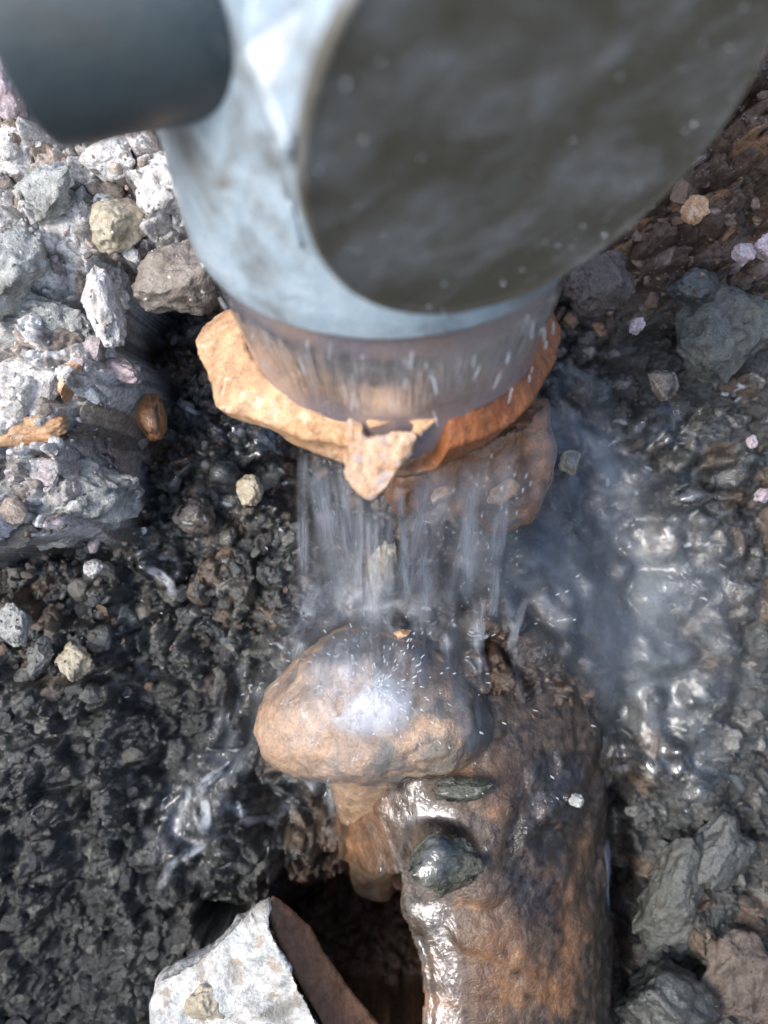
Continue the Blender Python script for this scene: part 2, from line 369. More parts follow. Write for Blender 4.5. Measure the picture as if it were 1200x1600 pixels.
pale = poly_mask(PX+25*fbm(q3, 50, 3, 11), PY+25*fbm(q3, 50, 3, 12), BANK, 20)
rightwet = sstep(860, 940, PX)*sstep(520, 640, PY)
coarse = np.clip(1-.45*wetdark-.5*rightwet, 0, 1)
H = N0.copy(); ALB = np.full(GU.shape+(3,), .1)
lay = []
for cell, amp, s in ((.030, .013, 1), (.0125, .0085, 2), (.0056, .0030, 3), (.0026, .0008, 4)):
    f1, f2, r1, r2, r3, ox, oy = worley(wu, wv, cell, s, 1.15)
    gap = sstep(0.0, .30, f2-f1)
    prof = gap*(.55+.9*(r1-.3)) + .8*((r2-.5)*ox+(r3-.5)*oy)*gap
    k = amp*(coarse if cell > .01 else 1)
    k = k*(1-.45*wetdark-.35*rightwet) if cell < .01 else k
    H = H+k*(prof-.35)*dens
    lay.append((gap, r1, r2, r3))
H = H+(.006*fbm(q3, 35, 4, 31)+.007*(wetdark+.6*rightwet)*fbm(q3, 70, 5, 36, .58)+.0016*fbm(q3, 180, 4, 32)*1.0+.0007*fbm(q3, 600, 2, 33))*dens
H = H+.05*fbm(q3, 3.0, 3, 41)*(1-dens)
# what each chip is made of
def C(*c): return np.array(c, float)
def lerp(a, b, t): return a+(b-a)*t[..., None]
g2, ra, rb, rc = lay[1]; g3_, sa, sb, sc_ = lay[2]; g1, ta, tb, tc_ = lay[0]
wetcol = lerp(C(.030, .029, .026)*np.ones_like(ALB), C(.095, .098, .088), ra**2)
wetcol = lerp(wetcol, C(.16, .11, .07), (rb > .80)*.8); wetcol = lerp(wetcol, C(.07, .085, .085), (rc > .7)*.6)
wetcol = lerp(wetcol, C(.30, .29, .26), ((sa > .90) & (sb > .3))*.75)
drycol = lerp(C(.44, .42, .39)*np.ones_like(ALB), C(.82, .81, .80), sstep(.2, .9, .5*ra+.5*ta))
drycol = lerp(drycol, C(.42, .31, .22), (rb > .82)*.7); drycol = lerp(drycol, C(.60, .50, .50), (rc > .82)*.6); drycol = lerp(drycol, C(.75, .74, .72), (sa > .82)*.8); drycol = lerp(drycol, C(.16, .13, .11), (sb > .84)*.7)
blackcol = lerp(C(.010, .0115, .011)*np.ones_like(ALB), C(.036, .042, .041), sa**2); blackcol = lerp(blackcol, C(.16, .16, .14), (sb > .92)*.8)
browncol = lerp(C(.055, .034, .024)*np.ones_like(ALB), C(.15, .095, .065), ra); browncol = lerp(browncol, C(.34, .19, .10), (sa > .90)*.8); browncol = lerp(browncol, C(.45, .36, .33), (sb > .94)*.8)
mudcol = lerp(C(.045, .030, .020)*np.ones_like(ALB), C(.12, .07, .04), .5+.5*fbm(q3, 60, 3, 51)); mudcol = lerp(mudcol, C(.04, .035, .03), (ra > .6)*.7)
ALB = wetcol
ALB = lerp(ALB, browncol, sstep(850, 900, PX)*sstep(560, 380, PY+70*fbm(q3, 40, 3, 55)))
ALB = lerp(ALB, mudcol, np.clip(poly_mask(PX+30*fbm(q3, 60, 3, 56), PY, [(430, 690), (860, 690), (880, 900), (950, 1000), (960, 1700), (480, 1700), (480, 1000)], 30), 0, 1))
ALB = lerp(ALB, blackcol, wetdark)
ALB = lerp(ALB, C(.11, .055, .03)*np.ones_like(ALB), poly_mask(PX, PY, HOLE, 20)*(PX > 300))
ALB = lerp(ALB, drycol, pale)
stain = sstep(.25, .5, fbm(q3, 28, 4, 61))[..., None]
ALB = ALB*(1-.35*stain*(1-pale[..., None]))
WET = np.clip(1-.93*pale, 0, 1)*(.65+.35*sstep(-.2, .2, fbm(q3, 50, 3, 62)))
WET = WET*(1-.55*sstep(870, 930, PX)*sstep(480, 380, PY))
# the sloping dig blends into level ground outside it
over = sstep(0, 1, np.clip(np.maximum((np.abs(GU)-.24)/.35, (np.abs(GV)-.31)/.35), 0, 1))
LOC = np.stack([GU, GV, H], -1); WP = LOC.reshape(-1, 3) @ BASIS
flat = np.stack([GU.ravel(), GV.ravel()*.95, .20+.02*fbm(q3, 2.0, 3, 71).ravel()], -1)
WP = WP*(1-over.ravel()[:, None])+flat*over.ravel()[:, None]
far = sstep(.3, .6, np.maximum(np.abs(GU), np.abs(GV)))
ALB = lerp(ALB, C(.16, .14, .11), far); WET = WET*(1-.8*far)
ground = mesh_obj('ground', WP, grid_faces(len(gu), len(gv))[:, ::1], M_ground, attrs={'col': ALB.reshape(-1, 3), 'wet': WET.ravel()}, origin=np.zeros(3), local=False)
tag(ground, kind='structure')
iu = np.arange(len(gu)); iv = np.arange(len(gv))
def gnd(u, v, A=None):
    A = H if A is None else A
    a = np.interp(u, gu, iu); b = np.interp(v, gv, iv); i = np.clip(a.astype(int), 0, len(gu)-2); j = np.clip(b.astype(int), 0, len(gv)-2)
    s = a-i; t = b-j
    if A.ndim == 3: s = s[..., None]; t = t[..., None]
    return A[i, j]*(1-s)*(1-t)+A[i+1, j]*s*(1-t)+A[i, j+1]*(1-s)*t+A[i+1, j+1]*s*t
def on_ground(px, py, lift=0.0):
    n = 0.
    for _ in range(12):
        d = D-n; u = (px-600)/F*d; v = (800-py)/F*d; n = .5*n+.5*float(gnd(np.array([u]), np.array([v]))[0])
    return P(px, py, n+lift)

# ---------------------------------------------------------------- stones, each its own thing
def stone(name, label, cat, px, py, rx, ry, mat, n=None, lift=-.10, rot=0, seed=0, facets=13, sub=5, depth=.8, noise=.16, group=None, tilt=0, sq=2.0):
    """a broken stone: an ellipsoid cut by random planes then roughened; rx, ry in picture units at its depth"""
    rng = np.random.default_rng(seed+100)
    if n is not None and n > .065 and px < 300 and py < 700: n += .006
    c = on_ground(px, py) if n is None else P(px, py, n)
    s = (D-c[2])/F; v, f = ico(sub); v = v.copy()
    if sq != 2: v = v/((np.abs(v)**sq).sum(1)**(1/sq))[:, None]
    for k in range(facets):
        nn = rng.normal(size=3); nn /= np.linalg.norm(nn); h = rng.uniform(.55, .86)
        over_ = np.maximum(v@nn-h, 0); v = v-over_[:, None]*nn*.93
    v = v*(1+noise*1.5*fbm(v+seed*3.1, 1.7, 4, seed))[:, None]
    if facets: v = v*(1-.16*np.abs(fbm(v+seed, 2.6, 5, seed+5, .6))-.045*fbm(v, 9, 3, seed+6))[:, None]+noise*.55*np.stack([fbm(v+seed, 4, 4, seed+k) for k in (1, 2, 3)], -1)
    rz = depth*(rx+ry)/2; v = v*np.array([rx, ry, rz])*s
    a = R(rot); ca, sa_ = math.cos(a), math.sin(a); v = v@np.array([[ca, sa_, 0], [-sa_, ca, 0], [0, 0, 1]])
    a = R(tilt); ca, sa_ = math.cos(a), math.sin(a); v = v@np.array([[1, 0, 0], [0, ca, sa_], [0, -sa_, ca]])
    c2 = c+np.array([0, 0, rz*s*lift])
    # keep the same place in the picture after lifting
    c2[0] = c[0]/(D-c[2])*(D-c2[2]); c2[1] = c[1]/(D-c[2])*(D-c2[2])
    o = mesh_obj(name, v+c2, f, mat); return tag(o, label, cat, group)
def solid(name, outline, thick, mat, voxel, amps, seed=0, parent=None, taper=-0.04, smooth_first=2):
    """a broken slab: outline of (px, py, n) points on its face, extruded into the ground"""
    top = np.array([P(*q) for q in outline]); c = top.mean(0)
    m = len(top); eye = np.array([0, 0, D]); bot = eye+(top-eye)*((D-top[:, 2:]+thick)/(D-top[:, 2:])); cb = bot.mean(0); bot = cb+(bot-cb)*(1+taper)
    v = np.concatenate([top, bot, [c], [c-np.array([0, 0, thick])]])
    # a concave outline is triangulated by blender
    bm = bmesh.new(); bv = [bm.verts.new(x) for x in W(v[:2*m])]
    ft = bm.faces.new(bv[:m]); fb = bm.faces.new(bv[m:2*m][::-1])
    for i in range(m): bm.faces.new([bv[i], bv[m+i], bv[m+(i+1) % m], bv[(i+1) % m]])
    bmesh.ops.triangulate(bm, faces=[ft, fb]); bmesh.ops.recalc_face_normals(bm, faces=bm.faces)
    org = W(v[:2*m]).mean(0) if parent is None else np.array(parent.location)
    for x in bm.verts: x.co -= Vector(org)
    me = bpy.data.meshes.new(name); bm.to_mesh(me); bm.free(); me.materials.append(mat)
    o = bpy.data.objects.new(name, me); col.objects.link(o)
    if parent is None: o.location = Vector(org)
    else: o.parent = parent
    return rough_up(o, voxel, amps, seed, smooth_first)

S = stone
S('rubble_rock', 'grey brown broken rock wedged between the pale rubble and the clay collar', 'rock', 275, 430, 88, 70, M_brownrock, n=.088, rot=12, seed=1, sub=5, noise=.16)
S('concrete_lump', 'broad pale broken mass of mortar filling the middle of the left bank', 'concrete', 110, 400, 120, 96, M_pale, n=.072, rot=-20, seed=71, noise=.26, sub=6, facets=16)
S('concrete_lump', 'whitish broken mortar mass under the corner of the dark branch', 'concrete', 215, 215, 120, 80, M_pale, n=.070, rot=10, seed=72, noise=.26, sub=6, facets=16)
S('concrete_lump', 'pale beige mortar lump at the left edge beside the branch end', 'concrete', 30, 235, 80, 74, M_pale, n=.070, rot=0, seed=73, noise=.26, sub=6, facets=16)
S('concrete_lump', 'grey beige crusty mass between the hanging pale chunk and the pinkish slab', 'concrete', 70, 520, 90, 48, M_grey, n=.078, rot=-8, seed=74, noise=.26, sub=6, facets=16)
S('rubble_rock', 'thin pale chunk with its point hanging down at the edge of the bank', 'rock', 163, 470, 34, 72, M_pale, n=.092, rot=12, seed=2)
S('rubble_rock', 'pale greenish block cut off by the left edge of the picture, above the pink slab', 'rock', 12, 425, 56, 88, M_grey, n=.095, rot=-15, seed=3, sq=3)
S('rubble_rock', 'small white chunk of mortar right under the dark plastic branch', 'rock', 175, 245, 52, 34, M_pale, n=.085, rot=20, seed=4)
S('rubble_rock', 'bright white lumpy mortar touching the left side of the grey plastic fitting', 'rock', 262, 290, 62, 58, M_pale, n=.088, rot=-40, seed=5, noise=.2)
S('rubble_rock', 'flat buff brown stone set in the white mortar below the dark branch', 'rock', 190, 352, 50, 44, M_yellow, n=.088, rot=30, seed=6, facets=4)
S('rubble_rock', 'grey angular chunk below the lower corner of the dark plastic branch', 'rock', 75, 300, 58, 40, M_grey, n=.090, rot=30, seed=7)
S('rubble_rock', 'pale lilac chunk in the top left corner beside the end of the branch', 'rock', 10, 135, 36, 60, M_pink, n=.085, rot=20, seed=8)
S('concrete_lump', 'large rough grey lump of concrete jutting out at the middle of the left edge', 'concrete', 70, 745, 170, 112, M_grey, n=.060, rot=20, seed=9, sub=6, noise=.22, facets=9)
S('brick_piece', 'pinkish white slab end with an orange edge above the large grey concrete lump', 'brick', 40, 610, 82, 62, M_pale, n=.075, rot=8, seed=10, sub=5, sq=4)
S('clay_chip', 'upright orange sliver of clay at the right end of the pinkish slab', 'clay chip', 107, 590, 13, 40, M_clay, n=.088, rot=-18, seed=11, sq=5, facets=12, noise=.07)
S('clay_chip', 'orange buff clay piece under the pinkish slab at the left edge', 'clay chip', 42, 672, 62, 24, M_clay, n=.082, rot=4, seed=12, sq=5, facets=12, noise=.07)
S('quartz_chip', 'white and pink quartz chip with a sharp right point below the overhanging bank', 'stone', 190, 577, 38, 20, M_pink, n=.072, rot=-18, seed=13)
S('quartz_chip', 'grey lilac quartz chip left of the sharp pointed pink one', 'stone', 142, 560, 28, 22, M_pink, n=.07, rot=20, seed=14)
S('pebble', 'smooth oval orange brown pebble standing upright in a dark gap left of the collar', 'pebble', 237, 657, 24, 44, M_orangepeb, n=.05, rot=2, seed=15, facets=3, noise=.06)
S('pebble', 'pale yellow grey pebble below the left part of the clay collar', 'pebble', 390, 765, 20, 27, M_yellow, n=.035, rot=10, seed=16, facets=3)
S('pebble', 'dark round pebble with a bright wet rim left of the pale yellow one', 'pebble', 350, 742, 24, 22, M_darkwet, n=.033, seed=17, facets=1)
S('pebble', 'brown yellow wet stone in the gravel between the oval pebble and the falling water', 'pebble', 305, 800, 36, 34, M_brownrock, n=.03, seed=18)
S('stone_block', 'small square yellowish stone standing behind the falling water above the rounded clay', 'stone', 600, 888, 22, 42, M_yellow, n=.035, rot=4, seed=19, sq=5, facets=2)
S('rubble_rock', 'pale grey stone cut off by the left edge below the concrete lump', 'rock', 22, 975, 30, 38, M_grey, n=.045, rot=20, seed=20)
S('rubble_rock', 'buff and orange stone in the dark soil low on the left', 'rock', 112, 1035, 36, 30, M_yellow, n=.04, rot=-40, seed=21)
S('rubble_rock', 'small pale stone beside the silvery patch of water on the left', 'rock', 145, 890, 18, 16, M_pale, n=.04, rot=20, seed=22)
S('rubble_rock', 'grey stone between the left edge stone and the buff orange stone', 'rock', 62, 1030, 26, 36, M_greywet, n=.04, rot=-20, seed=23)
S('clay_chip', 'peach coloured clay chip on the brown soil right of the round plastic cap', 'clay chip', 1085, 328, 24, 25, M_clay, n=.075, rot=25, seed=24, facets=8)
S('quartz_chip', 'bright pink white chip in the brown soil nearest the right edge', 'stone', 1195, 385, 24, 24, M_pink, n=.085, seed=25)
S('quartz_chip', 'pink white chip left of the brightest chip near the right edge', 'stone', 1162, 398, 24, 19, M_pink, n=.085, rot=10, seed=26)
S('quartz_chip', 'small pink chip above the wet gravel right of the plastic downpipe', 'stone', 995, 508, 16, 15, M_pink, n=.07, rot=30, seed=27)
S('quartz_chip', 'small pink pebble at the right edge level with the clay collar shard', 'stone', 1175, 690, 10, 12, M_pink, n=.05, seed=28)
S('quartz_chip', 'pale pink pebble cut by the right edge below the wet glinting gravel', 'stone', 1194, 775, 16, 12, M_pink, n=.05, seed=29)
S('soil_lump', 'large grey speckled lump of earth near the right edge below the pink chips', 'lump', 1135, 520, 84, 92, M_darkgrey, n=.046, rot=-20, seed=30, sub=5, noise=.2)
S('soil_lump', 'dark brown lump of earth just right of the plastic downpipe', 'lump', 945, 440, 62, 54, M_darkbrown, n=.050, rot=10, seed=31, sub=5, noise=.16)
S('rubble_rock', 'blue grey rock in shade above the large speckled lump of earth', 'rock', 1085, 445, 44, 30, M_darkwet, n=.062, rot=-10, seed=32)
S('pebble', 'orange brown wet stone with a bright left rim in the gravel right of the downpipe', 'pebble', 1035, 598, 26, 28, M_brownrock, n=.05, rot=10, seed=33)
S('pebble', 'yellow brown pebble washed by the stream beside the broken wet clay', 'pebble', 888, 722, 24, 22, M_yellow, n=.04, seed=34)
S('pebble', 'dark wet stone with a thin bright arc of water in the right gravel', 'pebble', 1078, 775, 40, 22, M_darkwet, n=.045, seed=35)
S('rubble_rock', 'flat green grey slab of stone low on the right beside the muddy clay pipe', 'rock', 1055, 1395, 54, 100, M_darkgrey, n=.020, rot=-28, seed=36, sub=5, facets=9, depth=.5)
S('rubble_rock', 'brown rough rock in the bottom right corner', 'rock', 1150, 1530, 76, 92, M_darkbrown, n=.016, rot=30, seed=37, sub=5, depth=.5)
S('rubble_rock', 'black wet rounded rock at the bottom edge beside the clay pipe', 'rock', 1035, 1575, 84, 66, M_darkwet, n=.024, rot=-10, seed=38, sub=5, facets=4)
S('rubble_rock', 'dark rock with a brown ridge between the green grey slab and the right edge', 'rock', 1120, 1330, 46, 90, M_darkwet, n=.018, rot=-35, seed=39, sub=5, depth=.5)

# ---------------------------------------------------------------- upright plastic drain fitting
C0 = np.array([.003, .0663, .126])                 # centre of the downpipe where it enters the clay collar
AX = ZL+np.array([-.03, 0, 0]); AX /= np.linalg.norm(AX)
def frame(ax):
    ax = np.asarray(ax, float)/np.linalg.norm(ax); a = np.cross(ax, [0.13, 1, .2]); a /= np.linalg.norm(a); return ax, a, np.cross(ax, a)
def lathe(name, c, ax, prof, mat, parent, seg=128, wob=0, cap0=False, cap1=False, sub=1):
    ax, a, b = frame(ax); pr = []
    for (r0, h0), (r1, h1) in zip(prof[:-1], prof[1:]):
        k = max(1, int(math.hypot(r1-r0, h1-h0)/.004))
        pr += [(r0+(r1-r0)*i/k, h0+(h1-h0)*i/k) for i in range(k)]
    pr.append(prof[-1]); th = np.linspace(0, 2*np.pi, seg, endpoint=False); V = []
    for r, h in pr: V.append(c+ax*h+r*(np.cos(th)[:, None]*a+np.sin(th)[:, None]*b))
    V = np.concatenate(V)
    if wob: V = V+wob*np.stack([fbm(V, 25, 3, k) for k in (1, 2, 3)], -1)
    f = grid_faces(len(pr), seg, True)[:, ::-1]
    return mesh_obj(name, V, f, mat, parent)
def bevel_prof(pts, r=.0015, k=4):
    out = [pts[0]]
    for i in range(1, len(pts)-1):
        p, a, b = np.array(pts[i], float), np.array(pts[i-1], float), np.array(pts[i+1], float)
        da, db = a-p, b-p; la, lb = np.linalg.norm(da), np.linalg.norm(db); rr = min(r, la*.45, lb*.45); s = p+da/la*rr; e = p+db/lb*rr
        for j in range(k+1): t = j/k; out.append(tuple((1-t)**2*s+2*t*(1-t)*p+t*t*e))
    out.append(pts[-1]); return out
fit = empty('drain_fitting', W(C0), 'upright grey plastic drain fitting with a round dark cap, standing in the clay collar', 'drain fitting')
lathe('downpipe', C0, AX, [(.0500, -.018), (.0505, .004), (.0532, .028), (.0545, .045), (.0545, .06)], M_down, fit, wob=.0004)
body = lathe('pipe_body', C0, AX, bevel_prof([(.0548, .052), (.0548, .0445), (.0590, .0445), (.0602, .052), (.0602, .078), (.0585, .088), (.0575, .180), (.0572, .24), (.0, .24)]), M_body, fit)
lathe('seal_lip', C0, AX, bevel_prof([(.0549, .0440), (.0575, .0432), (.0578, .0455), (.055, .046)], .0006), M_branch, body)
CN = np.array([.42, -.80, .40]); CN /= np.linalg.norm(CN)
CC = P(862, 178, D-.150)                            # centre of the round cap
acc = lathe('access_branch', CC, CN, bevel_prof([(.0465, -.085), (.0470, -.013), (.0502, -.0115), (.0507, -.0035), (.0504, -.0028)], .001), M_body, fit)
cap = lathe('end_cap', CC, CN, bevel_prof([(.0490, -.012), (.0502, -.0035), (.0508, -.003), (.0510, -.0004), (.0500, .0004), (.0490, .0002), (.0485, .0), (.02, .0006), (.0, .0006)], .0005), M_cap, fit, seg=160, wob=.0003)
# side branch
b1 = P(24, 4, .236); b0 = P(296, -48, .236); bx = b1-b0; bl = np.linalg.norm(bx); bx /= bl
k_ = .82
br = lathe('side_branch', b0, bx, bevel_prof([(.012, -.0062), (.0328*k_, -.0062), (.0342*k_, -.001), (.0342*k_, .002), (.0340*k_, bl-.001), (.0325*k_, bl), (.030*k_, bl), (.030*k_, .004)], .0010), M_branch, fit, wob=.0003)
lathe('branch_neck', b0, bx-np.array([0, 0, .45]), [(.022, -.05), (.022, -.001)], M_body, fit)
# moulded ribs on the joint between the body and the access branch
def bar(name, p0, p1, w, h, mat, parent, nrm=(0, 0, 1)):
    p0, p1 = np.array(p0), np.array(p1); t = p1-p0; L = np.linalg.norm(t); t /= L; n = np.array(nrm, float); n -= t*np.dot(n, t); n /= np.linalg.norm(n); s = np.cross(t, n)
    k = 8; V = []; m = 24
    for i in range(m+1):
        e = min(1, 1.0*min(i, m-i)/2+.35)
        for j in range(k): a = 2*math.pi*j/k; V.append(p0+t*L*i/m+s*math.cos(a)*w*e+n*math.sin(a)*h*e)
    V += [p0, p1]; f = grid_faces(m+1, k, True).tolist(); f += [[j, (j+1) % k, len(V)-2] for j in range(k)]; f += [[m*k+(j+1) % k, m*k+j, len(V)-1] for j in range(k)]
    return mesh_obj(name, np.array(V), f, mat, parent)
bpy.context.view_layer.update(); dgb = bpy.context.evaluated_depsgraph_get()
def hit(px, py):
    r = P(px, py, 0)-np.array([0, 0, D]); h = sc.ray_cast(dgb, Vector(W([0, 0, D])), Vector(W(r/np.linalg.norm(r))))
    return BASIS @ np.array(h[1])
def rib(pts, w, h):
    q = [hit(*p) for p in pts]
    for a_, b_ in zip(q[:-1], q[1:]): bar('moulded_rib', a_, b_, w, h, M_body, fit)
rib([(376, 95), (408, 165), (440, 235)], .0012, .0016)
rib([(440, 240), (452, 310), (470, 385)], .0010, .0013)
# flat shoulder plate between the side branch and the cap
pl = [(392, -60), (560, -60), (520, 60), (478, 150), (452, 236), (441, 228), (405, 140), (376, 80)]
pt = [hit(*p) for p in pl[2:]]; nm = float(np.mean([p[2] for p in pt]))
pz = [P(x, y, nm+.006+(.0 if y > 0 else .006)) for x, y in pl]
m_ = len(pz); vz = np.array(pz+[p-np.array([0, 0, .012]) for p in pz]); bmz = bmesh.new(); org_ = np.array(fit.location)
bv_ = [bmz.verts.new(x) for x in W(vz)-org_]; bmz.faces.new(bv_[:m_]); bmz.faces.new(bv_[m_:][::-1])
for k in range(m_): bmz.faces.new([bv_[k], bv_[m_+k], bv_[m_+(k+1) % m_], bv_[(k+1) % m_]])
bmesh.ops.recalc_face_normals(bmz, faces=bmz.faces); bmesh.ops.bevel(bmz, geom=bmz.edges[:], offset=.0012, segments=3, profile=.5, affect='EDGES')
mz = bpy.data.meshes.new('shoulder_plate'); bmz.to_mesh(mz); bmz.free(); mz.materials.append(M_body); oz = bpy.data.objects.new('shoulder_plate', mz); col.objects.link(oz); oz.parent = fit

# ---------------------------------------------------------------- broken clay collar round the downpipe
def polar(px, py, h):
    q = ray_plane(px, py, C0+ZL*h, ZL)-(C0+ZL*h); return math.degrees(math.atan2(q@YL, q@XL)) % 360, math.hypot(q@XL, q@YL)
OUT = [polar(*p) for p in [(346, 462, -.001), (325, 478, -.001), (300, 506, -.001), (302, 524, -.001), (322, 575, -.003), (332, 600, -.004), (328, 626, -.005), (356, 650, -.007), (400, 668, -.011), (450, 690, -.011), (500, 704, -.011), (540, 712, -.011), (600, 722, -.011), (700, 716, -.011), (745, 700, -.011), (790, 676, -.011), (830, 640, -.011), (855, 600, -.011), (868, 560, -.011), (872, 520, -.009)]]
OUT = sorted((o[0]+(360 if o[0] < 100 else 0), o[1]) for o in OUT)
OA = np.array([o[0] for o in OUT]); OR = np.array([o[1] for o in OUT])
def collar():
    th = np.linspace(R(172), R(372), 420); deg = np.degrees(th)
    ro = np.interp(deg, OA, OR)
    ro = np.convolve(np.pad(ro, 9, mode='edge'), np.hanning(21)[1:-1]/np.hanning(21).sum(), 'valid')+.0010*fbm(np.stack([deg, deg*0, deg*0], -1), .15, 4, 3)
    ri = np.full_like(ro, .0500)
    prof = []
    chip = .0012*fbm(np.stack([deg, deg*0+5, deg*0], -1), .08, 4, 9)
    notch = .016*sstep(257, 261, deg)*sstep(290, 284, deg)       # the broken gap in front
    m = 10
    rows = []
    for k in range(m): t = k/(m-1); rows.append((ri+(ro-ri)*t, .002-.009*t+chip-notch*(1-.5*t)))
    for k in range(1, 9): t = k/8; rows.append((ro-.003*t, -.007+chip-notch*.5-t*(.0050-notch*.3)))
    for k in range(1, 5): t = k/4; rows.append((ro-.003+(ri-ro+.003)*t, -.0121+chip-.2*notch-.0085*t))
    for k in range(1, 9): t = k/8; rows.append((ri, -.0206+chip+(.0226-.9*notch)*t))
    V = []
    for r, h in rows: V.append(C0+(r*np.cos(th))[:, None]*XL+(r*np.sin(th))[:, None]*YL+np.asarray(h)[:, None]*ZL)
    V = np.stack(V, 1)                                   # (angle, row)
    L = V.shape[1]; V = V.reshape(-1, 3)
    V = V+.0012*np.stack([fbm(V, 130, 4, k) for k in (1, 2, 3)], -1)+.0009*np.stack([fbm(V, 60, 3, k) for k in (4, 5, 6)], -1)
    f = grid_faces(len(th), L).tolist(); f += [list(range(L))[::-1], [(len(th)-1)*L+i for i in range(L)]]
    return V, f
cv, cf = collar()
cth = np.degrees(np.arctan2((cv-C0)@YL, (cv-C0)@XL)) % 360
co_ = mesh_obj('clay_collar', cv, cf, M_collar, attrs={'rust': sstep(268, 300, cth+18*fbm(cv, 60, 3, 77)+14*(cth < 60)*0)*(cth > 200)+(cth < 60)*1.0})  # right half darker: wet clay plus painted shade under the fitting
bm = bmesh.new(); bm.from_mesh(co_.data); bmesh.ops.remove_doubles(bm, verts=bm.verts, dist=1e-5); bmesh.ops.recalc_face_normals(bm, faces=bm.faces); bm.to_mesh(co_.data); bm.free()
co_.data.polygons.foreach_set('use_smooth', np.full(len(co_.data.polygons), True, bool))
tag(co_, 'orange fired clay socket rim, chipped and cracked, curving round the plastic downpipe', 'clay collar')
A_c = [(.006, .0010, 4), (.0015, .0003, 3)]
sh = solid('clay_shard', [(546, 640, .157), (566, 640, .157), (572, 680, .158), (604, 676, .159), (645, 676, .160), (652, 684, .160), (632, 716, .160), (606, 762, .159), (580, 778, .157), (562, 768, .157), (538, 738, .158), (537, 708, .158), (547, 690, .157)], .010, M_shard, .0007, [(.006, .0022, 4), (.0015, .0005, 3)], 3)
tag(sh, 'small pointed shard of orange clay standing in the gap of the broken collar', 'clay shard')
sh = solid('clay_shard', [(574, 655, .158), (600, 645, .158), (655, 637, .158), (697, 627, .156), (700, 640, .156), (676, 662, .157), (655, 682, .158), (640, 680, .158), (650, 662, .158), (610, 660, .158), (576, 668, .158)], .006, M_clay, .0007, A_c, 5)
tag(sh, 'thin orange clay shard bridging the gap behind the pointed orange shard', 'clay shard')
A_w = [(.018, .0060, 4), (.006, .0022, 4), (.002, .0005, 3)]
sh = solid('clay_pipe_fragment', [(655, 700, .105), (740, 705, .108), (800, 670, .106), (852, 630, .100), (862, 700, .094), (855, 765, .088), (822, 808, .086), (770, 822, .086), (730, 800, .088), (700, 780, .09), (650, 795, .086), (624, 800, .086), (618, 760, .09), (632, 725, .098)], .04, M_claywet, .0011, A_w, 8)
tag(sh, 'wet rust brown broken clay below the right half of the collar', 'clay fragment')
sh = solid('clay_pipe_fragment', [(765, 765, .098), (800, 745, .098), (812, 760, .098), (785, 790, .098), (760, 786, .098)], .012, M_clay, .0008, A_c, 9)
S('clay_chip', 'light orange clay chip lodged on the wet rust brown fragment', 'clay chip', 690, 772, 20, 12, M_clay, n=.100, rot=40, seed=50, facets=8)
tag(sh, 'lumpy orange piece at the foot of the rust brown clay fragment', 'clay fragment')
S('clay_chip', 'tiny orange clay chip on top of the rounded clay hump under the water', 'clay chip', 628, 990, 17, 7, M_clay, n=.072, rot=10, seed=51, facets=8, sub=4)

# ---------------------------------------------------------------- smooth rounded clay hump
def hump():
    v, f = ico(6); v = v.copy(); y = v[:, 1]
    v = np.sign(v)*np.abs(v)**np.array([.85, .88, .9]); y = v[:, 1]
    wid = np.where(y > 0, 1-.38*np.clip(y, 0, 1.2)**1.5, 1+.10*np.abs(y)**1.5)
    w = v*np.stack([.0520*wid, np.where(y > 0, .045, .028), .040+0*wid], -1)
    w[:, 0] += .005*np.exp(-((v[:, 1]-.0)/.35)**2)*(v[:, 0] > 0)*np.clip(v[:, 0], 0, 1)
    w = w+P(580, 1122, .032)
    nn = v/np.linalg.norm(v, axis=1)[:, None]
    w = w+nn*(.0046*fbm(w, 30, 4, 3)+.0022*fbm(w, 110, 5, 4, .6)-.0025*sstep(.25, .5, fbm(w, 55, 3, 6)))[:, None]
    return w, f
hv, hf = hump()
hump_o = mesh_obj('clay_hump', hv, hf, M_hump)
th_ = np.linspace(0, 2*np.pi, 72, endpoint=False); hs_ = np.linspace(0, 1, 60); na = P(566, 1190, .036); nb_ = P(588, 1385, -.045)
NV = np.stack([na+(nb_-na)*h_+((.0158-.004*h_**3)*np.cos(th_))[:, None]*XL+(.0150*np.sin(th_))[:, None]*np.array([0, 0, 1.0]) for h_ in hs_]).reshape(-1, 3)
NV = NV+.0034*np.stack([fbm(NV, 60, 4, k) for k in (1, 2, 3)], -1)
mesh_obj('neck', NV, grid_faces(60, 72, True)[:, ::-1], M_neck, hump_o)
tag(hump_o, 'large smooth rounded brown clay hump that the falling water lands on', 'clay hump')

